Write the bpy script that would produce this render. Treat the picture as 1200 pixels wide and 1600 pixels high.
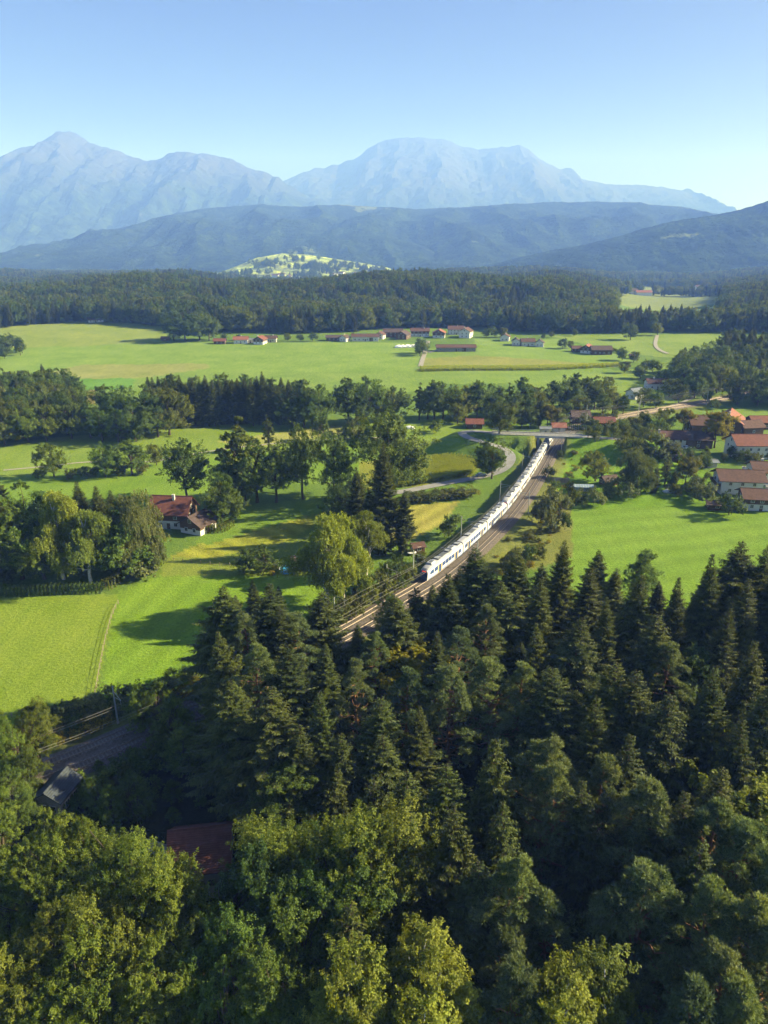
import bpy, math, random
import numpy as np
from mathutils import Vector, Matrix
for o in list(bpy.data.objects): bpy.data.objects.remove(o)
scene = bpy.context.scene
COL = scene.collection
# ------------------------------------------------------------------ camera
CH = 85.0                                  # drone height over the rails
PITCH = math.radians(20.0)
FPX = 1100.0                               # focal length in pixels of a 1200 x 1600 frame
cam_d = bpy.data.cameras.new('camera'); cam = bpy.data.objects.new('camera', cam_d); COL.objects.link(cam)
cam_d.sensor_fit = 'VERTICAL'; cam_d.sensor_height = 24.0; cam_d.lens = FPX / 1600.0 * 24.0
cam_d.clip_start = 1.0; cam_d.clip_end = 80000.0
cam.location = (0, 0, CH); cam.rotation_euler = (math.radians(90) - PITCH, 0, 0)
scene.camera = cam
# ------------------------------------------------------------------ sky and sun
SUN_EL, SUN_AZ = 28.0, 84.0                # azimuth clockwise from the view direction (+Y)
world = bpy.data.worlds.new('World'); scene.world = world; world.use_nodes = True
wn = world.node_tree; wn.nodes.clear()
w_out = wn.nodes.new('ShaderNodeOutputWorld'); w_bg = wn.nodes.new('ShaderNodeBackground')
sky = wn.nodes.new('ShaderNodeTexSky'); sky.sky_type = 'NISHITA'; sky.sun_disc = False
sky.sun_elevation = math.radians(SUN_EL); sky.sun_rotation = math.radians(SUN_AZ)
sky.altitude = 1500.0; sky.air_density = 0.32; sky.dust_density = 3.0; sky.ozone_density = 1.0
wn.links.new(sky.outputs[0], w_bg.inputs[0]); wn.links.new(w_bg.outputs[0], w_out.inputs[0])
w_bg.inputs[1].default_value = 0.05
sun_d = bpy.data.lights.new('sun', 'SUN'); sun = bpy.data.objects.new('sun', sun_d); COL.objects.link(sun)
sun_d.energy = 5.0; sun_d.angle = math.radians(0.53); sun_d.color = (1.0, 0.95, 0.86)
sdir = Vector((math.sin(math.radians(SUN_AZ)) * math.cos(math.radians(SUN_EL)),
               math.cos(math.radians(SUN_AZ)) * math.cos(math.radians(SUN_EL)), math.sin(math.radians(SUN_EL))))
sun.rotation_euler = (-sdir).to_track_quat('-Z', 'Y').to_euler(); sun.location = (400, 100, 300)
vs = scene.view_settings
vs.view_transform = 'Standard'; vs.look = 'None'; vs.gamma = 1.0; vs.use_curve_mapping = False
vs.exposure = 1.68
scene.render.engine = 'CYCLES'
cy = scene.cycles
cy.max_bounces = 5; cy.diffuse_bounces = 1; cy.glossy_bounces = 1; cy.transmission_bounces = 2
cy.volume_bounces = 1; cy.transparent_max_bounces = 4
cy.use_denoising = True; cy.denoiser = 'OPENIMAGEDENOISE'
cy.use_adaptive_sampling = True; cy.adaptive_threshold = 0.015
cy.sample_clamp_indirect = 4.0
cy.caustics_reflective = False; cy.caustics_refractive = False

# ------------------------------------------------------------------ helpers
SP, CP = math.sin(PITCH), math.cos(PITCH)
def ray(px, py):
    """direction (x right, y forward, z up) of a photo pixel"""
    u = 800.0 - py
    return (px - 600.0, FPX * CP + u * SP, -FPX * SP + u * CP)
def PZ(px, py, z=0.0):
    d = ray(px, py); t = (z - CH) / d[2]
    return (d[0] * t, d[1] * t, z)
def PY(px, py, y):
    d = ray(px, py); t = y / d[1]
    return (d[0] * t, y, CH + d[2] * t)
def proj(x, y, z):
    zc = z - CH; f = y * CP - zc * SP; u = y * SP + zc * CP
    return (600 + FPX * x / f, 800 - FPX * u / f)
def sstep(a, b, x):
    t = np.clip((x - a) / (b - a), 0, 1); return t * t * (3 - 2 * t)
def catmull(P, step=2.0):
    P = [np.array(p, float) for p in P]
    P = [2 * P[0] - P[1]] + P + [2 * P[-1] - P[-2]]
    out = []
    for i in range(1, len(P) - 2):
        n = max(2, int(np.linalg.norm(P[i + 1] - P[i]) / step))
        for k in range(n):
            t = k / n
            out.append(0.5 * ((2 * P[i]) + (-P[i - 1] + P[i + 1]) * t + (2 * P[i - 1] - 5 * P[i] + 4 * P[i + 1] - P[i + 2]) * t * t
                              + (-P[i - 1] + 3 * P[i] - 3 * P[i + 1] + P[i + 2]) * t ** 3))
    out.append(P[-2]); return np.array(out)
def pdist(x, y, L):
    """distance from points to polyline L (n,2) and parameter index"""
    x = np.asarray(x, float); y = np.asarray(y, float)
    best = np.full(x.shape, 1e9); bi = np.zeros(x.shape)
    for i in range(len(L) - 1):
        a, b = L[i], L[i + 1]; dx, dy = b[0] - a[0], b[1] - a[1]
        t = np.clip(((x - a[0]) * dx + (y - a[1]) * dy) / (dx * dx + dy * dy + 1e-9), 0, 1)
        d = np.hypot(x - a[0] - t * dx, y - a[1] - t * dy)
        m = d < best; best = np.where(m, d, best); bi = np.where(m, i + t, bi)
    return best, bi
_rs = np.random.RandomState(7); _perm = np.tile(_rs.permutation(256), 3); _grad = _rs.uniform(0, 2 * math.pi, 256)
def noise(x, y):
    x = np.asarray(x, float); y = np.asarray(y, float)
    xi = np.floor(x).astype(int); yi = np.floor(y).astype(int); xf = x - xi; yf = y - yi
    u = xf ** 3 * (xf * (xf * 6 - 15) + 10); v = yf ** 3 * (yf * (yf * 6 - 15) + 10)
    def g(ix, iy, fx, fy):
        a = _grad[_perm[_perm[ix & 255] + (iy & 255)]]
        return np.cos(a) * fx + np.sin(a) * fy
    n0 = g(xi, yi, xf, yf); n1 = g(xi + 1, yi, xf - 1, yf); n2 = g(xi, yi + 1, xf, yf - 1); n3 = g(xi + 1, yi + 1, xf - 1, yf - 1)
    return (n0 + u * (n1 - n0)) * (1 - v) + (n2 + u * (n3 - n2)) * v
def fbm(x, y, o=4, g=0.5):
    s = 0; a = 1.0
    for i in range(o): s = s + a * noise(x * 2 ** i + 17.3 * i, y * 2 ** i - 9.1 * i); a *= g
    return s
def inpoly(x, y, P):
    x = np.asarray(x, float); y = np.asarray(y, float); r = np.zeros(x.shape, bool); j = len(P) - 1
    for i in range(len(P)):
        xi, yi = P[i][0], P[i][1]; xj, yj = P[j][0], P[j][1]
        c = ((yi > y) != (yj > y)) & (x < (xj - xi) * (y - yi) / ((yj - yi) if yj != yi else 1e-9) + xi)
        r ^= c; j = i
    return r
# ------------------------------------------------------------------ materials
MATS = {}
def newmat(name):
    m = bpy.data.materials.new(name); m.use_nodes = True; MATS[name] = m
    nt = m.node_tree; b = nt.nodes['Principled BSDF']; b.inputs['Roughness'].default_value = 0.85
    if 'Specular IOR Level' in b.inputs: b.inputs['Specular IOR Level'].default_value = 0.25
    return m, nt, b
def nd(nt, t, **kw):
    n = nt.nodes.new(t)
    for k, v in kw.items():
        if k.startswith('i_'):
            n.inputs[int(k[2:]) if k[2:].isdigit() else k[2:].replace('_', ' ')].default_value = v
        else: setattr(n, k, v)
    return n
def ramp(nt, fac, stops):
    r = nd(nt, 'ShaderNodeValToRGB'); e = r.color_ramp.elements
    while len(e) < len(stops): e.new(0.5)
    for k, (p, c) in enumerate(stops): e[k].position = p; e[k].color = (*c, 1)
    nt.links.new(fac, r.inputs[0]); return r.outputs[0]
def mixc(nt, fac, a, b, mode='MIX'):
    m = nd(nt, 'ShaderNodeMix', data_type='RGBA', blend_type=mode)
    for sock, v in ((m.inputs[0], fac), (m.inputs[6], a), (m.inputs[7], b)):
        if isinstance(v, (int, float)): sock.default_value = v
        elif isinstance(v, tuple): sock.default_value = (*v, 1)
        else: nt.links.new(v, sock)
    return m.outputs[2]
def simple(name, col, rough=0.7, var=0.25, scale=1.5, metal=0.0, spec=0.3, bump=0.0, bscale=20.0):
    """a plain surface with blotchy wear in object space"""
    m, nt, b = newmat(name)
    tc = nd(nt, 'ShaderNodeTexCoord'); n1 = nd(nt, 'ShaderNodeTexNoise', i_Scale=scale, i_Detail=6.0, i_Roughness=0.65)
    nt.links.new(tc.outputs['Object'], n1.inputs['Vector'])
    lo = tuple(c * (1 - var) for c in col); hi = tuple(min(1, c * (1 + var)) for c in col)
    nt.links.new(ramp(nt, n1.outputs[0], [(0.3, lo), (0.7, hi)]), b.inputs['Base Color'])
    b.inputs['Roughness'].default_value = rough; b.inputs['Metallic'].default_value = metal; b.inputs['Specular IOR Level'].default_value = spec
    if bump:
        n2 = nd(nt, 'ShaderNodeTexNoise', i_Scale=bscale, i_Detail=4.0); nt.links.new(tc.outputs['Object'], n2.inputs['Vector'])
        bp = nd(nt, 'ShaderNodeBump', i_Strength=bump, i_Distance=0.05); nt.links.new(n2.outputs[0], bp.inputs['Height'])
        nt.links.new(bp.outputs[0], b.inputs['Normal'])
    return m
# ------------------------------------------------------------------ mesh and object helpers
def mesh_np(name, V, F, mat=None, smooth=False, tint=None):
    """V (n,3), F (m,k) arrays with constant k"""
    V = np.asarray(V, np.float32); F = np.asarray(F, np.int32); me = bpy.data.meshes.new(name)
    k = F.shape[1]; m = F.shape[0]
    me.vertices.add(len(V)); me.vertices.foreach_set('co', V.ravel())
    me.loops.add(m * k); me.loops.foreach_set('vertex_index', F.ravel())
    me.polygons.add(m); me.polygons.foreach_set('loop_start', np.arange(0, m * k, k, dtype=np.int32))
    try: me.polygons.foreach_set('loop_total', np.full(m, k, np.int32))
    except Exception: pass
    me.polygons.foreach_set('use_smooth', np.full(m, smooth, bool))
    if tint is not None:
        a = me.attributes.new('tint', 'FLOAT', 'FACE'); a.data.foreach_set('value', np.asarray(tint, np.float32))
    if mat: me.materials.append(mat)
    me.update(calc_edges=True); return me
class MB:
    """collects polygons for one mesh"""
    def __init__(s): s.v = []; s.f = []; s.m = []; s.mats = []
    def mi(s, mat):
        if mat not in s.mats: s.mats.append(mat)
        return s.mats.index(mat)
    def poly(s, pts, mat):
        i = len(s.v); s.v += [tuple(p) for p in pts]; s.f.append(tuple(range(i, i + len(pts)))); s.m.append(s.mi(mat)); return s
    def hexa(s, P, mat):
        """8 corners: bottom 0-3 counter-clockwise, top 4-7"""
        i = len(s.v); s.v += [tuple(p) for p in P]
        for f in ((3, 2, 1, 0), (4, 5, 6, 7), (0, 1, 5, 4), (1, 2, 6, 5), (2, 3, 7, 6), (3, 0, 4, 7)):
            s.f.append(tuple(i + k for k in f)); s.m.append(s.mi(mat))
        return s
    def box(s, x0, x1, y0, y1, z0, z1, mat):
        return s.hexa([(x0, y0, z0), (x1, y0, z0), (x1, y1, z0), (x0, y1, z0), (x0, y0, z1), (x1, y0, z1), (x1, y1, z1), (x0, y1, z1)], mat)
    def tube(s, pts, rad, mat, n=6, cap=True):
        pts = [Vector(p) for p in pts]; rad = rad if hasattr(rad, '__len__') else [rad] * len(pts); base = len(s.v)
        for i, p in enumerate(pts):
            d = (pts[min(i + 1, len(pts) - 1)] - pts[max(i - 1, 0)]).normalized()
            up = Vector((0, 0, 1)) if abs(d.z) < 0.9 else Vector((1, 0, 0))
            a = d.cross(up).normalized(); b = a.cross(d)
            for k in range(n):
                t = 2 * math.pi * k / n; q = p + (a * math.cos(t) + b * math.sin(t)) * rad[i]; s.v.append(tuple(q))
        m = s.mi(mat)
        for i in range(len(pts) - 1):
            for k in range(n):
                a0 = base + i * n + k; a1 = base + i * n + (k + 1) % n
                s.f.append((a0, a0 + n, a1 + n, a1)); s.m.append(m)
        if cap:
            s.f.append(tuple(base + k for k in range(n))); s.m.append(m)
            e = base + (len(pts) - 1) * n; s.f.append(tuple(e + n - 1 - k for k in range(n))); s.m.append(m)
        return s
    def mesh(s, name, smooth=False):
        me = bpy.data.meshes.new(name); me.from_pydata(s.v, [], s.f)
        for m in s.mats: me.materials.append(m)
        me.polygons.foreach_set('material_index', s.m); me.polygons.foreach_set('use_smooth', [smooth] * len(s.f)); me.update(); return me
    def build(s, name, parent=None, smooth=False):
        return obj(name, s.mesh(name, smooth), parent)
def obj(name, me, parent=None, loc=None, rz=None):
    o = bpy.data.objects.new(name, me); COL.objects.link(o)
    if parent is not None: o.parent = parent
    if loc is not None: o.location = loc
    if rz is not None: o.rotation_euler = (0, 0, rz)
    return o
def tag(o, label, cat, group=None):
    o['label'] = label; o['category'] = cat
    if group: o['group'] = group
    return o
def empty(name, loc, rz=0.0, label=None, cat=None, group=None, sc=1.0):
    o = bpy.data.objects.new(name, None); COL.objects.link(o); o.location = loc; o.rotation_euler = (0, 0, rz); o.scale = (sc, sc, sc)
    o.empty_display_size = 0.5
    if label: tag(o, label, cat, group)
    return o
# ================================================================== the railway line and road lines (needed by the terrain)
TR_PX = [(-120, 1262), (100, 1181), (210, 1136), (330, 1086), (440, 1030), (545, 974), (604, 940), (660, 908), (700, 879), (746, 839), (788, 797), (818, 757), (840, 722), (858, 692),
         (880, 672), (918, 658), (985, 645), (1085, 628), (1200, 607), (1420, 570)]
TRL = catmull([PZ(a, b, 0.55)[:2] for a, b in TR_PX], 3.0)       # centre line of the train's track
_t = np.gradient(TRL, axis=0); _t /= np.linalg.norm(_t, axis=1)[:, None]
NRM = np.stack([_t[:, 1], -_t[:, 0]], 1)                         # to the right of the direction of travel away from us
TRC = TRL + NRM * 2.1                                            # between the two tracks
TRR = TRL + NRM * 4.2
TRS = np.concatenate([[0], np.cumsum(np.linalg.norm(np.diff(TRL, axis=0), axis=1))])
ROAD_PX = [(1010, 690, 6), (905, 681, 7.2), (840, 678.5, 7.4), (775, 676, 7.2), (738, 673.5, 7.0), (722, 676.5, 6.6), (733, 684, 6.0), (757, 691.5, 5.2), (783, 699, 4.0), (797, 710, 2.6), (795, 724, 1.4),
           (778, 737, 0.6), (745, 746, 0.3), (690, 756, 0.1), (640, 766, 0.05), (600, 772, 0.05)]
ROAD = catmull([PZ(*p) for p in ROAD_PX], 2.0)
def h_base(x, y):
    x = np.asarray(x, float); y = np.asarray(y, float)
    z = 1.6 * noise(x / 140 + 3.1, y / 120 + 1.7) * sstep(230, 420, y) + 0.5 * noise(x / 45, y / 50 + 8) * sstep(120, 300, y)
    z = z + 9.0 * sstep(480, 860, y) * (0.75 + 0.5 * noise(x / 420 + 5, y / 500))
    z = z + 9.0 * np.exp(-(((x + 300) / 240) ** 2 + ((y - 860) / 150) ** 2))
    z = z - 15 * (1 - sstep(70, 118, y - 0.15 * x))                   # the near wood stands in a hollow below the line
    # wooded ridges behind the village, with a dip on the right
    dip = np.exp(-((x / np.maximum(y, 1) - 0.388) / 0.085) ** 2) * sstep(880, 960, y)
    z1 = np.maximum(0, 15 + 30 * noise(x / 310 + 1.3, 0.7) + 14 * noise(x / 110 + 4, y / 160)) * sstep(900, 1080, y + 30 * noise(x / 200, 3.3)) * (1 - sstep(1230, 1480, y))
    z2 = np.maximum(0, 21 + 34 * noise(x / 380 + 7.7, 3.1) + 10 * noise(x / 130, y / 180 + 5)) * np.exp(-((y - 1720) / 190) ** 2)
    z3 = np.maximum(0, 22 + 30 * noise(x / 520 + 2.2, 8.4)) * np.exp(-((y - 2500) / 320) ** 2)
    low = 0.85 * np.exp(-((x / np.maximum(y, 1) + 0.11) / 0.14) ** 2) * sstep(1350, 1500, y)      # the view over to the far hamlet
    z = z + (z1 + z2 + z3 * 0.8) * (1 - dip) * (1 - low) - 8 * dip * (1 - sstep(2000, 2600, y))
    # the low wooded rise on the far right
    z = z + 15 * np.exp(-(((x - 430) / 110) ** 2 + ((y - 560) / 110) ** 2))
    return z
def h(x, y):
    x = np.asarray(x, float); y = np.asarray(y, float)
    z = h_base(x, y)
    near = (y > 0) & (y < 700) & (np.abs(x) < 520)
    if np.any(near):
        xn = np.where(near, x, 0); yn = np.where(near, y, 200)
        d, _ = pdist(xn, yn, TRC[::3])
        w = sstep(6, 60, d); zn = z * w
        zn = zn - 0.9 * sstep(5.5, 13, d) * (1 - sstep(40, 120, d))       # the line runs on a low bank
        d2, i2 = pdist(xn, yn, ROAD[::2, :2])
        zr = np.interp(i2 * 2, np.arange(len(ROAD)), ROAD[:, 2]) - 0.15
        keep = (d > 6.5)
        zn = np.where((d2 < 30) & keep, np.maximum(zn, zr - np.maximum(0, d2 - 4.2) * 0.55), zn)
        low = (d2 < 9) & keep & (zr < 1.5)
        k = sstep(9, 4.0, d2)
        zn = np.where(low, zn * (1 - k) + zr * k, zn)
        z = np.where(near, zn, z)
    return z
def hz(x, y): return float(h(np.array([x]), np.array([y]))[0])
def G(px, py):
    """where the ray of a photo pixel meets the terrain"""
    d = ray(px, py)
    if d[2] >= -1e-3: d = (d[0], d[1], -1e-3)
    ys = np.concatenate([np.arange(30, 700, 1.0), np.arange(700, 6000, 5.0)]); xs = ys * d[0] / d[1]; zs = CH + ys * d[2] / d[1]
    dz = zs - h(xs, ys); i = np.argmax(dz < 0)
    if dz[i] >= 0: i = len(ys) - 1
    i = max(i, 1); a = dz[i - 1] / (dz[i - 1] - dz[i] + 1e-9); yy = ys[i - 1] + a * (ys[i] - ys[i - 1]); xx = yy * d[0] / d[1]
    return (xx, yy, hz(xx, yy))
def GP(pts): return [G(*p)[:2] for p in pts]
# ================================================================== ground sheet
FIELDS = [   # (photo outline laid down on the terrain, colour) - what grows there
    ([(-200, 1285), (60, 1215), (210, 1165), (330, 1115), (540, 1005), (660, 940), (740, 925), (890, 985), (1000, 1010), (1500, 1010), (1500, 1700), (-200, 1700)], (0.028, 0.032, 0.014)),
    # near left pasture and hay meadow
    ([(-60, 935), (185, 928), (145, 1105), (120, 1150), (-60, 1180)], (0.156, 0.222, 0.030)),
    ([(185, 925), (290, 885), (480, 895), (560, 960), (330, 1060), (150, 1110)], (0.140, 0.232, 0.026), (1.35, 8.0, 0, 0, 0.09)),
    ([(255, 875), (330, 850), (500, 800), (520, 870), (480, 900), (250, 900)], (0.150, 0.195, 0.035)),
    ([(265, 870), (420, 800), (480, 798), (490, 822), (440, 850), (330, 872)], (0.225, 0.240, 0.036), (None, 7.0, -110.0, 130.0)),
    ([(360, 790), (500, 780), (500, 800), (330, 850), (300, 850)], (0.120, 0.20, 0.03)),
    ([(625, 790), (720, 783), (690, 820), (640, 845), (560, 850)], (0.235, 0.235, 0.055), (0.95, 7.0, 0, 0)),
    # strips behind
    ([(-60, 700), (250, 668), (520, 655), (720, 655), (720, 690), (560, 710), (230, 735), (-60, 765)], (0.152, 0.222, 0.039)),
    ([(-60, 752), (250, 725), (560, 695), (720, 680), (740, 730), (600, 745), (330, 770), (230, 790), (-60, 820)], (0.137, 0.222, 0.033)),
    ([(560, 720), (720, 712), (750, 728), (735, 748), (640, 762), (560, 765)], (0.183, 0.199, 0.033)),
    ([(340, 690), (520, 664), (560, 672), (400, 700)], (0.244, 0.257, 0.077)),
    # village fields
    ([(-60, 570), (300, 545), (700, 545), (980, 580), (980, 600), (700, 600), (520, 640), (100, 640), (-60, 650)], (0.146, 0.222, 0.046)),
    ([(-60, 545), (200, 535), (660, 535), (660, 580), (300, 580), (-60, 590)], (0.152, 0.234, 0.046)),
    ([(-60, 520), (100, 500), (260, 510), (260, 535), (-60, 548)], (0.177, 0.228, 0.055)),
    ([(40, 590), (130, 570), (320, 568), (330, 575), (240, 588), (130, 598)], (0.200, 0.225, 0.075)),
    ([(125, 592), (210, 590), (210, 605), (130, 615)], (0.104, 0.217, 0.039)),
    ([(110, 612), (150, 608), (150, 632), (110, 636)], (0.195, 0.171, 0.066)),
    ([(660, 560), (860, 552), (975, 572), (850, 578), (655, 580)], (0.201, 0.217, 0.061)),
    ([(740, 530), (870, 530), (990, 560), (975, 570), (750, 556)], (0.152, 0.234, 0.050)),
    ([(860, 525), (1130, 520), (1130, 545), (1060, 560), (960, 550)], (0.159, 0.228, 0.050)),
    ([(820, 600), (1000, 575), (1050, 560), (1060, 640), (900, 660), (850, 640)], (0.146, 0.217, 0.039)),
    # right-hand meadow
    ([(870, 790), (1300, 770), (1300, 1000), (900, 1000)], (0.132, 0.222, 0.032), (0.25, 9.0, 0, 0, 0.08)),
    ([(860, 690), (985, 680), (1110, 740), (1110, 790), (880, 795), (850, 750)], (0.122, 0.22, 0.024), (0.9, 8.0, 0, 0, 0.08)),
    ([(1060, 640), (1300, 630), (1300, 680), (1150, 680)], (0.130, 0.20, 0.04)),
    # rough grass along the line
    ([(700, 880), (800, 770), (850, 740), (893, 790), (895, 870), (800, 900)], (0.150, 0.165, 0.045)),
    # far clearings
    ([(960, 444), (1150, 440), (1150, 470), (960, 474)], (0.16, 0.20, 0.065)),
]
def build_ground():
    m, nt, b = newmat('meadow')
    at = nd(nt, 'ShaderNodeAttribute', attribute_name='field'); tc = nd(nt, 'ShaderNodeTexCoord')
    n1 = nd(nt, 'ShaderNodeTexNoise', i_Scale=0.035, i_Detail=8.0, i_Roughness=0.6)
    n2 = nd(nt, 'ShaderNodeTexNoise', i_Scale=1.3, i_Detail=5.0, i_Roughness=0.75)
    mp = nd(nt, 'ShaderNodeMapping'); mp.inputs['Rotation'].default_value = (0, 0, 0.35); mp.inputs['Scale'].default_value = (0.9, 0.16, 1)
    n3 = nd(nt, 'ShaderNodeTexNoise', i_Scale=0.55, i_Detail=4.0, i_Roughness=0.7)      # streaks left by mowing
    nt.links.new(tc.outputs['Object'], n1.inputs['Vector']); nt.links.new(tc.outputs['Object'], n2.inputs['Vector'])
    nt.links.new(tc.outputs['Object'], mp.inputs[0]); nt.links.new(mp.outputs[0], n3.inputs['Vector'])
    f1 = ramp(nt, n1.outputs[0], [(0.3, (0.80, 0.86, 0.7)), (0.7, (1.18, 1.10, 1.2))])
    f2 = ramp(nt, n2.outputs[0], [(0.3, (0.66, 0.72, 0.6)), (0.72, (1.28, 1.22, 1.3))])
    f3 = ramp(nt, n3.outputs[0], [(0.3, (0.88, 0.92, 0.85)), (0.7, (1.12, 1.08, 1.1))])
    c = mixc(nt, 1.0, mixc(nt, 1.0, mixc(nt, 1.0, at.outputs[0], f1, 'MULTIPLY'), f2, 'MULTIPLY'), f3, 'MULTIPLY')
    nt.links.new(c, b.inputs['Base Color']); b.inputs['Roughness'].default_value = 0.95; b.inputs['Specular IOR Level'].default_value = 0.05
    bp = nd(nt, 'ShaderNodeBump', i_Strength=0.75, i_Distance=0.5); nt.links.new(n2.outputs[0], bp.inputs['Height']); nt.links.new(bp.outputs[0], b.inputs['Normal'])
    ang = np.concatenate([np.radians(np.linspace(-180, -42, 40, endpoint=False)), np.radians(np.linspace(-42, 42, 380, endpoint=False)), np.radians(np.linspace(42, 180, 40))])
    r = [0.5, 12.0, 24.0, 34.0]
    while r[-1] < 1500: r.append(r[-1] * 1.0085)
    while r[-1] < 12500: r.append(r[-1] * 1.045)
    r = np.array(r); A, Rr = np.meshgrid(ang, r); X = Rr * np.sin(A); Y = Rr * np.cos(A)
    Z = np.where(Y > 20, h(X, Y), -15) - np.where(Rr > 8000, 40, 0)
    V = np.stack([X, Y, Z], -1).reshape(-1, 3); na, nr = len(ang), len(r)
    I, J = np.meshgrid(np.arange(nr - 1), np.arange(na - 1), indexing='ij'); a = (I * na + J).ravel()
    F = np.stack([a, a + 1, a + na + 1, a + na], 1)[:, ::-1]
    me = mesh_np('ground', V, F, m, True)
    colr = np.tile(np.array([0.10, 0.165, 0.032]), (len(V), 1)); xs, ys = V[:, 0], V[:, 1]
    wob = 2.0 * noise(xs / 14, ys / 14) * sstep(150, 500, ys)
    for ent in FIELDS:
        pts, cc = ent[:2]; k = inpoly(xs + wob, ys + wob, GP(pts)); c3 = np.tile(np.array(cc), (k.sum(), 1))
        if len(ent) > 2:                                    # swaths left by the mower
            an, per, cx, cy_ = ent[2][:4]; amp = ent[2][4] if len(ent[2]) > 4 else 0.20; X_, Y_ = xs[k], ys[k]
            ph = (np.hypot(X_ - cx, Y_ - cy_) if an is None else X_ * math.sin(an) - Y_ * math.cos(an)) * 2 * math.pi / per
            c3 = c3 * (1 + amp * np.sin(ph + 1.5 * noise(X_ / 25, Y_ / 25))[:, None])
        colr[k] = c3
    d, _ = pdist(xs, ys, TRC[::4]); k = (1 - sstep(6.5, 12, d + 2.5 * noise(xs / 6, ys / 6)))[:, None]
    colr = colr * (1 - k) + np.array([0.13, 0.145, 0.045]) * k
    far = sstep(2200, 2800, ys)[:, None]
    colr = colr * (1 - far) + np.array([0.05, 0.085, 0.03]) * far
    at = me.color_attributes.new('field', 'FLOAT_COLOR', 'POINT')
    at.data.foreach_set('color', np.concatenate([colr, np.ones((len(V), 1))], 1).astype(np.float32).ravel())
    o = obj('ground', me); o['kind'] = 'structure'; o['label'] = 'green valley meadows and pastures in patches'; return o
build_ground()
# ================================================================== mountains
def massif(name, label, prof, D, Yn, depth, step, rough, mat, xpad=900.0, seed=0.0, spur=0.5, crest=1.0):
    """heightfield whose skyline follows prof (photo pixels) with its crest D metres ahead"""
    P = np.array([PY(a, b, D) for a, b in prof]); X = np.arange(P[0, 0] - xpad, P[-1, 0] + xpad, step)
    zc = np.interp(X, P[:, 0], P[:, 2]); zc = zc * sstep(P[0, 0] - xpad, P[0, 0], X) ** 0.5 * sstep(P[-1, 0] + xpad, P[-1, 0], X) ** 0.5
    Yv = np.concatenate([np.linspace(Yn, D, 90), np.linspace(D, D + depth, 22)[1:]])
    XX, YY = np.meshgrid(X, Yv); zz = np.tile(zc, (len(Yv), 1)); t = np.where(YY <= D, (YY - Yn) / (D - Yn), 1 - (YY - D) / depth * 0.8)
    s = 0.25 * t + 0.75 * t ** 1.55
    L = (D - Yn)
    rid = 1 - 2.2 * np.abs(noise(XX / (L * 0.24) + seed + 0.25 * noise(XX / 500, YY / 700), YY / (L * 0.75) + seed))
    rid2 = 1 - 2.2 * np.abs(noise(XX / (L * 0.085) + seed * 2, YY / (L * 0.3) + 3))
    env = np.sin(np.clip(t, 0, 1) * math.pi) ** 0.8
    Z = zz * s + (rid * 0.17 * spur + rid2 * 0.06 * spur) * zz * env
    Z = Z + rough * fbm(XX / 260 + seed, YY / 260, 5, 0.55) * (0.25 + env) * crest
    Z = Z + rough * (0.35 if crest < 1 else 0.5) * noise(XX / (step * 2.3), YY / (step * 2.3) + seed) * crest
    Z = np.maximum(Z, -60 + 0 * Z)
    V = np.stack([XX, YY, Z], -1).reshape(-1, 3); nx, ny = len(X), len(Yv)
    I, J = np.meshgrid(np.arange(ny - 1), np.arange(nx - 1), indexing='ij'); a = (I * nx + J).ravel()
    F = np.stack([a, a + 1, a + nx + 1, a + nx], 1)
    o = obj(name, mesh_np(name, V, F, mat, False)); o['kind'] = 'structure'; o['label'] = label; return o
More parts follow.
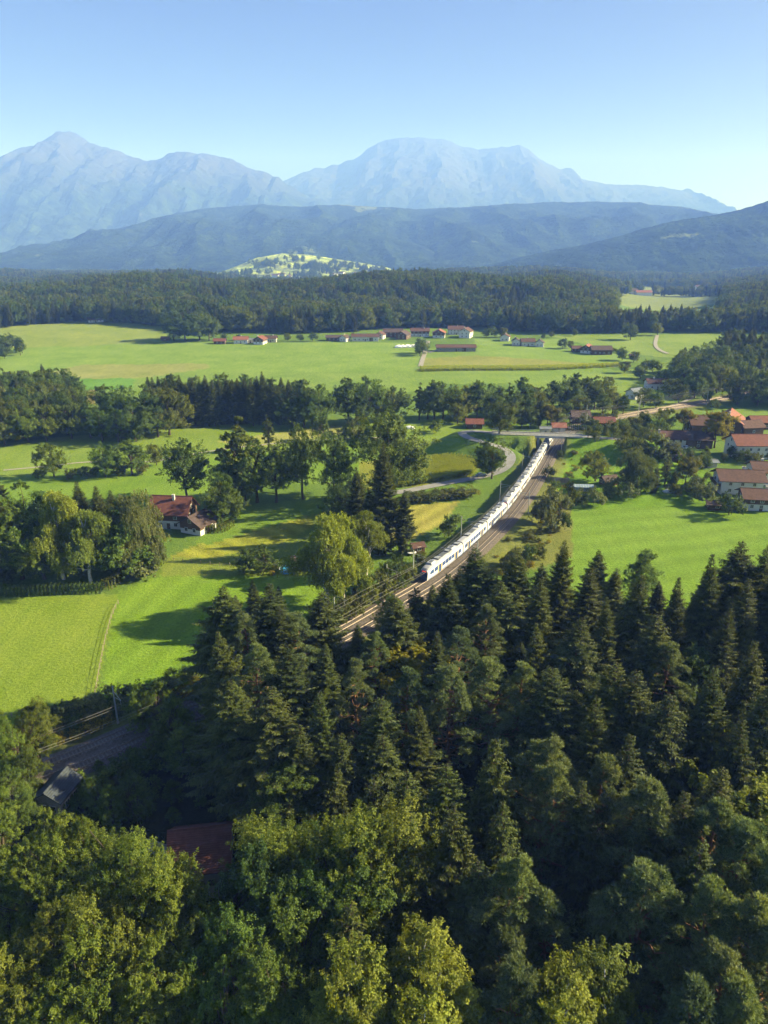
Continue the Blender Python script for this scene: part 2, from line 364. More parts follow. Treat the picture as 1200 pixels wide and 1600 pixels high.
def slope_mat(name, rock, wood, glade, lo, hi, gl, sc):
    """wood below, rock above and on the steep faces, with alpine glades"""
    m, nt, b = newmat(name); ge = nd(nt, 'ShaderNodeNewGeometry'); se = nd(nt, 'ShaderNodeSeparateXYZ'); nt.links.new(ge.outputs['Position'], se.inputs[0])
    sn = nd(nt, 'ShaderNodeSeparateXYZ'); nt.links.new(ge.outputs['Normal'], sn.inputs[0])
    n1 = nd(nt, 'ShaderNodeTexNoise', i_Scale=0.0016, i_Detail=9.0, i_Roughness=0.65); n2 = nd(nt, 'ShaderNodeTexNoise', i_Scale=sc, i_Detail=3.0, i_Roughness=0.8)
    nt.links.new(ge.outputs['Position'], n1.inputs['Vector']); nt.links.new(ge.outputs['Position'], n2.inputs['Vector'])
    ma = nd(nt, 'ShaderNodeMath', operation='MULTIPLY_ADD'); nt.links.new(n1.outputs[0], ma.inputs[0]); ma.inputs[1].default_value = 900.0; nt.links.new(se.outputs[2], ma.inputs[2])
    mr = nd(nt, 'ShaderNodeMapRange'); nt.links.new(ma.outputs[0], mr.inputs[0]); mr.inputs[1].default_value = lo + 450; mr.inputs[2].default_value = hi + 450
    wc = mixc(nt, 1.0, wood, ramp(nt, n2.outputs[0], [(0.3, (0.25, 0.3, 0.3)), (0.7, (2.2, 2.0, 1.8))]), 'MULTIPLY')
    n5 = nd(nt, 'ShaderNodeTexNoise', i_Scale=0.0065, i_Detail=5.0, i_Roughness=0.7); nt.links.new(ge.outputs['Position'], n5.inputs['Vector'])      # stands of broadleaf among the spruce
    wc = mixc(nt, 1.0, wc, ramp(nt, n5.outputs[0], [(0.38, (0.65, 0.65, 0.7)), (0.50, (1.2, 1.2, 1.1)), (0.62, (1.9, 1.9, 1.4))]), 'MULTIPLY')
    wc = mixc(nt, ramp(nt, n1.outputs[0], [(gl, (0, 0, 0)), (gl + 0.03, (1, 1, 1))]), wc, glade)
    nt.links.new(mixc(nt, mr.outputs[0], wc, rock), b.inputs['Base Color'])
    bp = nd(nt, 'ShaderNodeBump', i_Strength=1.0, i_Distance=26.0); nt.links.new(n2.outputs[0], bp.inputs['Height']); nt.links.new(bp.outputs[0], b.inputs['Normal'])
    b.inputs['Roughness'].default_value = 1.0; b.inputs['Specular IOR Level'].default_value = 0.0; return m
WOOD = (0.012, 0.022, 0.012)
M_ALP = slope_mat('limestone', (0.050, 0.054, 0.058), WOOD, (0.10, 0.11, 0.08), 620, 1150, 0.66, 0.02)
[n_ for n_ in M_ALP.node_tree.nodes if n_.type == 'BUMP'][0].inputs['Strength'].default_value = 0.45
M_HILL = slope_mat('hill_wood', (0.05, 0.07, 0.03), WOOD, (0.13, 0.16, 0.06), 5000, 6000, 0.64, 0.04)
PLATEAU = [(300, 340), (400, 300), (442, 283), (452, 279), (470, 270), (482, 268), (492, 263), (505, 262), (520, 257), (528, 258), (540, 252), (552, 250), (562, 244), (575, 232), (590, 223), (615, 216), (650, 215), (690, 217), (706, 221), (720, 229),
           (745, 233), (770, 231), (796, 229), (810, 226), (825, 233), (840, 246), (855, 256), (875, 264), (890, 262), (896, 265), (899, 277), (930, 285), (960, 289), (1000, 289), (1040, 293), (1063, 298), (1074, 293), (1085, 306), (1100, 322), (1116, 335), (1170, 352), (1260, 390)]
PEAK = [(-330, 330), (-180, 285), (-60, 268), (0, 252), (14, 238), (30, 232), (48, 229), (62, 228), (76, 216), (90, 207), (105, 205), (122, 210), (136, 221), (160, 229), (186, 236), (205, 245), (228, 252), (246, 250), (262, 241), (285, 237), (310, 241), (326, 240), (342, 245), (360, 247),
        (376, 256), (400, 266), (420, 271), (428, 278), (434, 274), (443, 285), (480, 305), (560, 330), (640, 355), (760, 390)]
massif('mountain', 'broad flat-topped pale blue mountain right of the notch on the skyline', PLATEAU, 12500.0, 8200.0, 2500.0, 42.0, 42.0, M_ALP, seed=3.3, spur=0.7)
massif('mountain', 'rocky peak with pale crags on the left of the skyline', PEAK, 9600.0, 6600.0, 2200.0, 34.0, 50.0, M_ALP, seed=1.1, spur=0.9)
RIDGE = [(-160, 436), (-40, 425), (20, 415), (90, 396), (150, 372), (215, 350), (275, 333), (340, 324), (400, 320), (470, 323), (540, 320), (600, 324), (650, 327), (720, 324), (800, 319), (860, 316), (930, 315), (1000, 318), (1060, 324), (1110, 332), (1180, 345), (1300, 360)]
massif('wooded_hill', 'long blue wooded ridge below the mountains', RIDGE, 6300.0, 3900.0, 1200.0, 17.0, 30.0, M_HILL, seed=5.2, spur=1.35, crest=0.6)
SPUR = [(330, 432), (390, 405), (430, 384), (470, 371), (530, 364), (590, 368), (640, 378), (700, 398), (750, 415), (800, 428)]
massif('wooded_hill', 'dark wooded spur above the far sunny hamlet meadows', SPUR, 4700.0, 3700.0, 700.0, 14.0, 20.0, M_HILL, xpad=400, seed=7.7, spur=0.9, crest=0.7)
MEADOWS = [(290, 447), (335, 434), (370, 416), (400, 403), (440, 396), (480, 398), (520, 404), (560, 410), (605, 418), (645, 431), (690, 447)]
M_ALM = slope_mat('hill_meadow', (0.05, 0.07, 0.03), (0.16, 0.21, 0.07), (0.24, 0.20, 0.11), 5000, 6000, 0.58, 0.01)
MEADOW = massif('hill_meadow', 'sunny far meadow slope with scattered farms', MEADOWS, 3400.0, 2650.0, 500.0, 11.0, 9.0, M_ALM, xpad=250, seed=4.4, spur=0.5, crest=0.3)
RHILL = [(740, 424), (790, 408), (860, 391), (905, 384), (960, 371), (1005, 357), (1050, 346), (1100, 338), (1150, 329), (1185, 319), (1215, 309), (1300, 296), (1420, 290)]
massif('wooded_hill', 'dark blue wooded hillside rising to the right edge', RHILL, 3700.0, 2700.0, 900.0, 11.0, 18.0, M_HILL, xpad=700, seed=2.4, spur=0.9, crest=0.8)
# ------------------------------------------------------------------ the hazy air
def build_haze():
    m = bpy.data.materials.new('haze'); m.use_nodes = True; nt = m.node_tree; nt.nodes.clear()
    out = nt.nodes.new('ShaderNodeOutputMaterial'); v = nt.nodes.new('ShaderNodeVolumePrincipled')
    v.inputs['Color'].default_value = (0.135, 0.262, 0.84, 1); v.inputs['Density'].default_value = 1.95e-4; v.inputs['Anisotropy'].default_value = 0.0; v.inputs['Absorption Color'].default_value = (1, 1, 1, 1)
    nt.links.new(v.outputs[0], out.inputs['Volume'])
    o = MB().box(-15000, 15000, -13500, 15300, -140, 1900, m).build('haze'); o['kind'] = 'stuff'; o['label'] = 'thin blue summer haze filling the valley air'
build_haze()
# ================================================================== trees
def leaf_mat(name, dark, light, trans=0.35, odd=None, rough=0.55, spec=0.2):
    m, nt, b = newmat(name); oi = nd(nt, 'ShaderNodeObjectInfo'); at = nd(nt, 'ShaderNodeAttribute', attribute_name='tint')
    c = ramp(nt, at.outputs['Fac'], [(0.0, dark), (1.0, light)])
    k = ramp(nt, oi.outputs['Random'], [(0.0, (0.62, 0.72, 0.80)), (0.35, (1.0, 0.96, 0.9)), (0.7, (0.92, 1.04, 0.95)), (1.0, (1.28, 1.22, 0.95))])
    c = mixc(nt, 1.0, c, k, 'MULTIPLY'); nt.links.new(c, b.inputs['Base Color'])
    b.inputs['Roughness'].default_value = rough; b.inputs['Specular IOR Level'].default_value = spec
    tr = nd(nt, 'ShaderNodeBsdfTranslucent'); nt.links.new(mixc(nt, 1.0, c, (1.25, 1.15, 0.55), 'MULTIPLY'), tr.inputs[0])
    mx = nd(nt, 'ShaderNodeMixShader', i_0=trans); nt.links.new(b.outputs[0], mx.inputs[1]); nt.links.new(tr.outputs[0], mx.inputs[2])
    nt.links.new(mx.outputs[0], nt.nodes['Material Output'].inputs[0]); return m
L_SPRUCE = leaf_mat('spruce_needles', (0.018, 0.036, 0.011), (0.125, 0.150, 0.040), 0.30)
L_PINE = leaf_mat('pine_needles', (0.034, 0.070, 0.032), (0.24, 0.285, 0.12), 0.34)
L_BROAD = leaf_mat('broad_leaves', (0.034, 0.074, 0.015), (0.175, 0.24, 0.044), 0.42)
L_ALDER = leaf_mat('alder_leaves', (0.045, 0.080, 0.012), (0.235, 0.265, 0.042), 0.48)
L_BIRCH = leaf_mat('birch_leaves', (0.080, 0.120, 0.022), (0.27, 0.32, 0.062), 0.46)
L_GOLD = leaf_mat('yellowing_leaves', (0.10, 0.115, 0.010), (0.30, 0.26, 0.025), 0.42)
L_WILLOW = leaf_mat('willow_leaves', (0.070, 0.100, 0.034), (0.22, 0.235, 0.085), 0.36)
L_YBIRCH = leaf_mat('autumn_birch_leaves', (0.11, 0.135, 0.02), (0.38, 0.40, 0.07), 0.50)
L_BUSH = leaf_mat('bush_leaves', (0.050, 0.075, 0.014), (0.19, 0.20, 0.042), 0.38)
BARK = simple('bark', (0.075, 0.058, 0.042), 0.9, 0.4, 3.0); BARK_PINE = simple('pine_bark', (0.20, 0.105, 0.055), 0.9, 0.4, 3.0); BARK_BIRCH = simple('birch_bark', (0.50, 0.47, 0.42), 0.8, 0.5, 4.0)

def nrmz(a): return a / (np.linalg.norm(a, axis=-1, keepdims=True) + 1e-9)
def rdir(r, n): return nrmz(r.normal(size=(n, 3)))
def leaves(C, N, L, W, r, A=None):
    """diamond leaf faces: centres C, normals N, length L, width W, optional axis A"""
    n = len(C); N = nrmz(N)
    if A is None: A = np.cross(N, rdir(r, n))
    A = nrmz(A); B = nrmz(np.cross(N, A)); L = np.broadcast_to(L, (n,))[:, None]; W = np.broadcast_to(W, (n,))[:, None]
    bend = N * L * 0.12
    V = np.stack([C - A * L / 2 - bend, C + B * W / 2, C + A * L / 2 - bend, C - B * W / 2], 1).reshape(-1, 3)
    return V, np.arange(4 * n).reshape(n, 4)
PROTO = {}
def proto(key, name, crown, tint, leafm, trunk, height, radius):
    V, F = crown
    PROTO[key] = dict(name=name, crown=mesh_np('crown', V, F, leafm, False, tint), trunk=trunk, h=height, r=radius)
def limb(mb, a, b, r0, r1, mat, r, sag=0.0, n=5):
    a = np.array(a, float); b = np.array(b, float); pts = []
    for k in range(n + 1):
        t = k / n; p = a + (b - a) * t; p[2] += sag * math.sin(t * math.pi); p += r.normal(size=3) * 0.04 * np.linalg.norm(b - a) * math.sin(t * math.pi)
        pts.append(p)
    mb.tube(pts, [r0 + (r1 - r0) * k / n for k in range(n + 1)], mat, 5, cap=False)
def broadleaf(key, name, seed, H, R, z0, nl, ns, nf, leaf, mat, bark=BARK, shape='round', gap=0.0, upr=0.35, stems=1):
    r = np.random.RandomState(seed); cz = H * (z0 + 1) / 2; rz = H * (1 - z0) / 2
    D = rdir(r, nl * 3); D = D[D[:, 2] > -0.9][:nl]; nl = len(D)
    u = r.uniform(0.30, 0.92, nl) ** 0.75
    zz = D[:, 2] * u
    if shape == 'tall': wid = np.clip(1.0 - 0.45 * zz, 0.4, 1.2)
    elif shape == 'cone': wid = np.clip(0.85 - 0.85 * zz, 0.15, 1.4)
    else: wid = np.ones(nl)
    C = np.stack([D[:, 0] * u * R * wid, D[:, 1] * u * R * wid, cz + zz * rz], 1)
    C[:, :2] += r.normal(size=2) * R * 0.10
    lr = R * r.uniform(0.18, 0.46, nl) * np.where(zz > 0.4, 0.8, 1.0) * (0.82 if nl > 55 else 1.0)
    ld = rdir(r, nl * ns).reshape(nl, ns, 3); ld[..., 2] = np.where(ld[..., 2] < -0.45, -ld[..., 2], ld[..., 2])
    S = C[:, None] + ld * (lr[:, None, None] * r.uniform(0.55, 1.12, (nl, ns, 1))) * np.array([1, 1, 0.85])
    sr = lr[:, None] * r.uniform(0.16, 0.34, (nl, ns))
    keep = r.rand(nl, ns) > gap
    ax = nrmz(nrmz(S - C[:, None]) * 0.7 + nrmz(C - np.array([0, 0, cz - rz]))[:, None] * 0.35 + np.array([0, 0, 0.35]) + r.normal(size=S.shape) * 0.38)      # leafy shoots
    tl_ = r.uniform(-0.6, 1.0, (nl, ns, nf, 1)); sl = (lr[:, None] * r.uniform(0.22, 0.62, (nl, ns)))[..., None, None]
    Pt = S[:, :, None] + ax[:, :, None] * sl * tl_ + r.normal(size=(nl, ns, nf, 3)) * sr[..., None, None] * 0.5 * (1.05 - 0.75 * np.clip(tl_, 0, 1))
    out = nrmz(Pt - C[:, None, None]) * 0.75 + nrmz(Pt - np.array([0, 0, cz - rz * 0.3])) * 0.35
    N = out + np.array([0, 0, upr]) + r.normal(size=Pt.shape) * 0.42
    tl = r.uniform(-0.18, 0.18, (nl, 1, 1)) + r.uniform(-0.2, 0.2, (nl, ns, 1)) + r.uniform(0.15, 0.85, (nl, ns, nf))
    k = np.broadcast_to(keep[..., None], tl.shape); Pt = Pt[k]; N = N[k]; tl = np.clip(tl[k], 0, 1)
    lf = leaf * r.uniform(0.65, 1.3, len(Pt))
    mb = MB()
    for s in range(stems):
        ox, oy = (0, 0) if stems == 1 else (r.uniform(-0.9, 0.9), r.uniform(-0.9, 0.9))
        top = (ox * 2.2, oy * 2.2, cz + rz * 0.55); pts = [np.array([ox * (0.5 + t), oy * (0.5 + t), -0.4]) + (np.array(top) - np.array([ox, oy, -0.4])) * t + r.normal(size=3) * 0.12 * (t > 0) for t in np.linspace(0, 1, 7)]
        tr = H * 0.019 / math.sqrt(stems); mb.tube(pts, [tr * 1.35] + [tr * (1 - 0.85 * t) for t in np.linspace(0.05, 1, 6)], bark, 7, cap=False)
        for i in range(s, nl, stems):
            zb = min(C[i, 2] * 0.72, top[2] * 0.9); t = max(0.12, zb / top[2]); limb(mb, (ox + (top[0] - ox) * t, oy + (top[1] - oy) * t, zb), C[i], tr * (0.55 - 0.4 * t), 0.03, bark, r, sag=-0.2)
    proto(key, name, leaves(Pt, N, lf, lf * 0.72, r), tl, mat, mb.mesh('trunk', True), H, R)
def spruce(key, seed, H, R, base, dens, mat=L_SPRUCE, thin=1.0, power=0.9, name='spruce_tree'):
    r = np.random.RandomState(seed); Ps, As, Ns, Ls, Ws, Ts = [], [], [], [], [], []
    mb = MB(); mb.tube([(0, 0, -0.5), (0, 0, H * 0.3), (0.05, 0, H * 0.7), (0, 0, H * 0.995)], [H * 0.0125, H * 0.0095, H * 0.005, 0.015], BARK, 7, cap=False)
    z = H * base; side = r.uniform(0, 6.28)
    while z < H * 0.985:
        f = 1 - (z / H - base) / (1 - base); nb = int(r.randint(5, 8) * (1 if f > 0.12 else 0.7)); ph = r.uniform(0, 6.28)
        for b in range(nb):
            a = ph + b * 2 * math.pi / nb + r.uniform(-0.35, 0.35)
            Lb = R * (min(1.0, f * 1.55) ** power) * (1 - 0.12 * max(0, f - 0.65)) * r.uniform(0.58, 1.14) * (1 + 0.13 * math.cos(a - side)) + 0.18
            if f > 0.78: Lb *= r.uniform(0.35, 0.95)
            if r.rand() < 0.06: Lb *= 1.25
            zb = z + r.uniform(-0.18, 0.18); d = np.array([math.cos(a), math.sin(a), 0]); sd = np.array([-d[1], d[0], 0])
            a0 = 0.75 - 1.05 * f ** 0.6; a1 = 0.30 * f                           # upper limbs rise, lower ones droop with lifted tips
            n = max(3, int(Lb * 5.2 * dens)); t = (np.arange(n) + r.uniform(0.2, 0.9, n)) / n; t = 0.12 + 0.90 * t
            P = d * (Lb * t)[:, None]; P[:, 2] = zb + Lb * (a0 * t + a1 * t * t) ; tw = 0.62 * Lb ** 0.75 * (1.05 - t) ** 0.75 + 0.10
            mb.tube([(0, 0, zb), tuple(d * Lb * 0.5 + np.array([0, 0, zb + Lb * (a0 * .5 + a1 * .25)])), tuple(d * Lb * 0.97 + np.array([0, 0, zb + Lb * (a0 + a1)]))], [0.012 + 0.012 * Lb, 0.01 + 0.006 * Lb, 0.006], BARK, 3, cap=False)
            bt = r.uniform(0.0, 0.3)
            for s in (-1, 1):
                for q in range(2):
                    w = tw * r.uniform(0.55, 1.1, n); ax = d * 0.62 + sd * s * (0.95 if q == 0 else 0.45); ax = np.tile(nrmz(ax), (n, 1)); ax[:, 2] -= r.uniform(0.05, 0.55, n) + 0.35 * (f if q else f * 0.5)
                    ax = nrmz(ax); Ps.append(P + ax * (w / 2)[:, None]); As.append(ax); Ls.append(w); Ws.append(np.clip(0.36 * w, 0.10, 0.34) * thin)
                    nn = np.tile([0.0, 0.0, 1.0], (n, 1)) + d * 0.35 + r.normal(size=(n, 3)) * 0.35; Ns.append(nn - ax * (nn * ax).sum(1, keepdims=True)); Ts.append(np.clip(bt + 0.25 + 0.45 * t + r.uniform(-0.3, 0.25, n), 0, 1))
            m2 = max(1, int(n * 0.8)); t2 = r.uniform(0.2, 1.0, m2); P2 = d * (Lb * t2)[:, None]; P2[:, 2] = zb + Lb * (a0 * t2 + a1 * t2 * t2)      # hanging twigs
            ax = np.tile([0.0, 0.0, -1.0], (m2, 1)) + r.normal(size=(m2, 3)) * 0.22 + d * 0.15; w = r.uniform(0.25, 0.75, m2) * (0.5 + 0.5 * f)
            Ps.append(P2 + ax * (w / 2)[:, None]); As.append(nrmz(ax)); Ls.append(w); Ws.append(np.full(m2, 0.15) * thin); nn = d + r.normal(size=(m2, 3)) * 0.5; Ns.append(nn); Ts.append(np.clip(bt + r.uniform(0.05, 0.6, m2), 0, 1))
        z += r.uniform(0.30, 0.52) * (0.65 + 0.5 * f)
    P = np.concatenate(Ps); A = np.concatenate(As); N = np.concatenate(Ns); N = N - A * (N * A).sum(1, keepdims=True)
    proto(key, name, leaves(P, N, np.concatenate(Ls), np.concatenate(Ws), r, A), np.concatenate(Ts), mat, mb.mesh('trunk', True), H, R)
def pine(key, seed, H, R, base, nc, nt_, mat=L_PINE):
    r = np.random.RandomState(seed); mb = MB(); lean = r.uniform(-0.5, 0.5, 2)
    def tx(z): t = max(z, 0) / H; return np.array([lean[0] * t * t * 1.6 + 0.12 * math.sin(z * 0.5), lean[1] * t * t * 1.6 + 0.1 * math.cos(z * 0.6), z])
    mb.tube([tx(z) for z in np.linspace(-0.5, H * 0.97, 9)], [H * 0.0135 * (1 - 0.85 * t) + 0.02 for t in np.linspace(0, 1, 9)], BARK_PINE, 7, cap=False)
    C, lr = [], []
    for i in range(nc):
        t = (i + r.uniform(0, 1)) / nc; z = H * (base + (1.0 - base) * t ** 0.85); f = 1 - t; a = i * 2.4 + r.uniform(-0.5, 0.5)
        L = R * (0.10 + 0.95 * min(1.0, 1.5 * f) ** 0.8) * r.uniform(0.40, 1.08)
        c = tx(z) + np.array([math.cos(a) * L, math.sin(a) * L, 0.18 * L]); C.append(c); lr.append(r.uniform(0.45, 0.95) * (0.55 + 0.5 * f) * R / 3.2)
        zb = z - 0.35 * L; limb(mb, tx(zb), c, 0.03 + 0.025 * L, 0.02, BARK_PINE, r, sag=-0.15)
    C = np.array(C); lr = np.array(lr); n = len(C)
    D = rdir(r, n * nt_).reshape(n, nt_, 3); D[..., 2] = np.where(D[..., 2] < -0.3, -D[..., 2], D[..., 2])
    T = C[:, None] + D * lr[:, None, None] * r.uniform(0.45, 1.08, (n, nt_, 1)) * np.array([1.05, 1.05, 0.72])
    U = nrmz(D * 0.7 + np.array([0, 0, 0.75]) + r.normal(size=D.shape) * 0.25); nn = 13
    A = nrmz(U[:, :, None] * 0.75 + r.normal(size=(n, nt_, nn, 3)) * 0.52); L = r.uniform(0.20, 0.42, (n, nt_, nn))
    P = T[:, :, None] + A * L[..., None] * 0.5; N = U[:, :, None] + r.normal(size=A.shape) * 0.5
    tl = np.clip(r.uniform(-0.2, 0.2, (n, 1, 1)) + r.uniform(-0.15, 0.15, (n, nt_, 1)) + r.uniform(0.2, 0.8, (n, nt_, nn)), 0, 1).ravel()
    P = P.reshape(-1, 3); A = A.reshape(-1, 3); N = N.reshape(-1, 3); N = N - A * (N * A).sum(1, keepdims=True)
    proto(key, 'pine_tree', leaves(P, N, L.ravel(), np.full(len(P), 0.058), r, A), tl, mat, mb.mesh('trunk', True), H, R)
def weeping(key, name, seed, H, R, z0, ns, nf, drop, leaf, mat, bark, stems=1):
    """birch or willow: leaves on strands that hang from rising limbs"""
    r = np.random.RandomState(seed); nl = 34; cz = H * (z0 + 1) / 2; rz = H * (1 - z0) / 2
    D = rdir(r, nl * 3); D = D[D[:, 2] > -0.8][:nl]; nl = len(D); u = r.uniform(0.35, 0.92, nl); zz = D[:, 2] * u
    C = np.stack([D[:, 0] * u * R * np.clip(1 - 0.4 * zz, 0.4, 1.2), D[:, 1] * u * R * np.clip(1 - 0.4 * zz, 0.4, 1.2), cz + zz * rz], 1)
    lr = R * r.uniform(0.20, 0.38, nl); d = rdir(r, nl * ns).reshape(nl, ns, 3); d[..., 2] = np.abs(d[..., 2]) * 0.9
    S = C[:, None] + d * lr[:, None, None] * r.uniform(0.6, 1.1, (nl, ns, 1))
    t = np.linspace(0, 1, nf)[None, None, :]; Ls = drop * r.uniform(0.4, 1.15, (nl, ns, 1)); o = nrmz(S - np.array([0, 0, 0]) - C[:, None] * 0.6); o[..., 2] = 0
    P = S[:, :, None] + o[:, :, None] * (0.35 * t ** 0.6)[..., None] * drop * 0.45; P[..., 2] -= Ls * t ** 1.25
    P += r.normal(size=P.shape) * 0.11; A = np.tile([0.0, 0.0, -1.0], P.shape[:3] + (1,)) + r.normal(size=P.shape) * 0.55; N = o[:, :, None] + np.array([0, 0, 0.45]) + r.normal(size=P.shape) * 0.45
    tl = np.clip(r.uniform(-0.15, 0.2, (nl, 1, 1)) + r.uniform(-0.2, 0.2, (nl, ns, 1)) + r.uniform(0.2, 0.8, P.shape[:3]), 0, 1).ravel()
    P = P.reshape(-1, 3); A = nrmz(A.reshape(-1, 3)); N = N.reshape(-1, 3); N = N - A * (N * A).sum(1, keepdims=True); lf = leaf * r.uniform(0.7, 1.3, len(P))
    mb = MB()
    for s in range(stems):
        ox, oy = (0.0, 0.0) if stems == 1 else (r.uniform(-0.8, 0.8), r.uniform(-0.8, 0.8)); top = np.array([ox * 3, oy * 3, cz + rz * 0.6])
        mb.tube([np.array([ox, oy, -0.4]) + (top - np.array([ox, oy, -0.4])) * q + r.normal(size=3) * 0.15 * (q > 0) for q in np.linspace(0, 1, 7)], [H * 0.015 * (1.1 - 0.95 * q) + 0.02 for q in np.linspace(0, 1, 7)], bark, 7, cap=False)
        for i in range(s, nl, stems):
            zb = min(C[i, 2] * 0.75, top[2] * 0.92); q = zb / top[2]; limb(mb, (ox + (top[0] - ox) * q, oy + (top[1] - oy) * q, zb), C[i], H * 0.006, 0.02, bark, r)
    proto(key, name, leaves(P, N, lf, lf * 0.55, r, A), tl, mat, mb.mesh('trunk', True), H, R)
spruce('sp1', 11, 27, 4.9, 0.06, 0.86, power=0.92); spruce('sp2', 12, 25, 4.0, 0.10, 0.85, power=0.85); spruce('sp3', 13, 29, 4.4, 0.14, 0.60, power=0.85); spruce('sp6', 16, 31, 5.2, 0.10, 0.62, power=0.8); spruce('sp7', 17, 22, 5.0, 0.03, 0.85, power=1.1); spruce('sp4', 14, 14, 3.0, 0.04, 1.0); spruce('sp5', 15, 26, 5.6, 0.05, 0.80, power=1.0)
pine('pi1', 21, 21, 3.7, 0.30, 74, 44); pine('pi2', 22, 19, 3.3, 0.24, 66, 46); pine('pi3', 23, 15, 3.0, 0.12, 62, 46)
broadleaf('br1', 'broadleaf_tree', 31, 17, 6.2, 0.03, 46, 15, 52, 0.34, L_BROAD, gap=0.12)
broadleaf('br2', 'broadleaf_tree', 32, 19, 5.2, 0.03, 48, 15, 46, 0.34, L_BROAD, shape='tall', gap=0.15)
broadleaf('br3', 'broadleaf_tree', 33, 14, 5.6, 0.03, 36, 14, 56, 0.32, L_ALDER, gap=0.10)
broadleaf('oak', 'oak_tree', 34, 19, 8.0, 0.20, 44, 14, 50, 0.42, L_BROAD, gap=0.3)
broadleaf('al1', 'alder_tree', 35, 19, 4.0, 0.12, 76, 16, 92, 0.140, L_ALDER, shape='tall', gap=0.14, stems=2)
broadleaf('al2', 'alder_tree', 36, 17, 4.6, 0.10, 76, 16, 92, 0.140, L_ALDER, shape='tall', gap=0.12, stems=3)
broadleaf('dk1', 'broadleaf_tree', 40, 18, 5.0, 0.03, 72, 16, 88, 0.150, L_BROAD, shape='tall', gap=0.12, stems=2)
broadleaf('bi1', 'birch_tree', 37, 16, 4.0, 0.10, 66, 16, 84, 0.135, L_YBIRCH, shape='cone', gap=0.10, stems=2, bark=BARK_BIRCH)
broadleaf('gd1', 'maple_tree', 38, 11, 4.4, 0.18, 36, 14, 44, 0.30, L_GOLD, gap=0.12)
broadleaf('col', 'poplar_tree', 39, 20, 2.6, 0.08, 44, 12, 40, 0.32, L_ALDER, shape='tall', gap=0.18)
broadleaf('bu1', 'bush', 41, 3.4, 2.3, 0.02, 22, 10, 22, 0.22, L_BUSH, gap=0.08, stems=3); broadleaf('bu2', 'bush', 42, 4.6, 2.6, 0.03, 24, 11, 24, 0.24, L_BROAD, gap=0.08, stems=3); broadleaf('bu3', 'bush', 43, 2.2, 2.0, 0.0, 18, 10, 22, 0.20, L_WILLOW, gap=0.1, stems=3)
broadleaf('bu4', 'goldenrod_clump', 44, 1.5, 1.1, 0.0, 14, 8, 14, 0.17, leaf_mat('goldenrod_flowers', (0.10, 0.11, 0.015), (0.50, 0.36, 0.02), 0.3), gap=0.08, stems=3)
weeping('wb1', 'birch_tree', 51, 19, 5.2, 0.05, 60, 18, 1.9, 0.30, L_BIRCH, BARK_BIRCH); weeping('wb2', 'birch_tree', 52, 16, 3.6, 0.36, 36, 18, 1.6, 0.28, L_BIRCH, BARK_BIRCH, 2)
weeping('wi1', 'willow_tree', 53, 15, 7.0, 0.02, 60, 18, 1.7, 0.32, L_WILLOW, BARK)
_tr = random.Random(5)
def tree(key, x, y, height, label, cat, group=None, wide=1.0, z=None, name=None):
    p = PROTO[key]; s = height / p['h']; z = hz(x, y) if z is None else z
    if cat == 'bush': name = 'bush'
    e = empty(name or p['name'], (x, y, z), _tr.uniform(0, 6.28), label, cat, group); q = _tr.uniform(0.93, 1.08); e.scale = (s * wide * q, s * wide / q, s)
    e.rotation_euler = (_tr.uniform(-0.035, 0.035), _tr.uniform(-0.035, 0.035), e.rotation_euler.z)
    obj('trunk', p['trunk'], e); obj('crown', p['crown'], e); TREES.append((x, y, height)); return e
TREES = []
# ================================================================== vegetation placed on the land
def tb(key, px, yb, yt, label, cat='tree', group=None, wide=1.0, wpx=None):
    """tree by the photo pixel of its foot and the pixel height of its top"""
    x, y, z = G(px, yb); ht = PY(px, yt, y)[2] - z
    if not key.startswith('sp'): ht *= 1.07; wide *= 1.16 if not key.startswith('bu') else 1.0
    if wpx: wide = (wpx * (y / ray(px, yb)[1]) / 2) / (PROTO[key]['r'] * ht / PROTO[key]['h'])
    return tree(key, x, y, max(ht, 0.8), label, cat, group, wide, z)
def tt(key, px, yt, ht, label, cat='tree', group=None, wide=1.0):
    """tree by the photo pixel of its top and its height"""
    if key in ('sp1', 'sp2', 'sp5'): key = _tr.choice(['sp1', 'sp2', 'sp5', 'sp6', 'sp7', 'sp3'])
    x, y, _ = PZ(px, yt, ht); z = hz(x, y); return tree(key, x, y, ht - z, label, cat, group, wide, z)
def scatter(poly, gap, rng, n_try=4000, avoid=0.0, others=None):
    """spread points in a ground polygon at least gap apart"""
    P = np.array(poly); x0, y0 = P.min(0); x1, y1 = P.max(0); pts = []; cell = {}
    X = rng.uniform(x0, x1, n_try); Y = rng.uniform(y0, y1, n_try); ok = inpoly(X, Y, poly)
    d, _ = pdist(X, Y, TRC[::4]); ok &= d > 13
    for x, y in zip(X[ok], Y[ok]):
        c = (int(x // gap), int(y // gap)); bad = False
        for i in (-1, 0, 1):
            for j in (-1, 0, 1):
                for q in cell.get((c[0] + i, c[1] + j), ()):
                    if (q[0] - x) ** 2 + (q[1] - y) ** 2 < gap * gap: bad = True
        if bad: continue
        if others is not None and avoid and any((q[0] - x) ** 2 + (q[1] - y) ** 2 < avoid * avoid for q in others): continue
        cell.setdefault(c, []).append((x, y)); pts.append((x, y))
    return pts
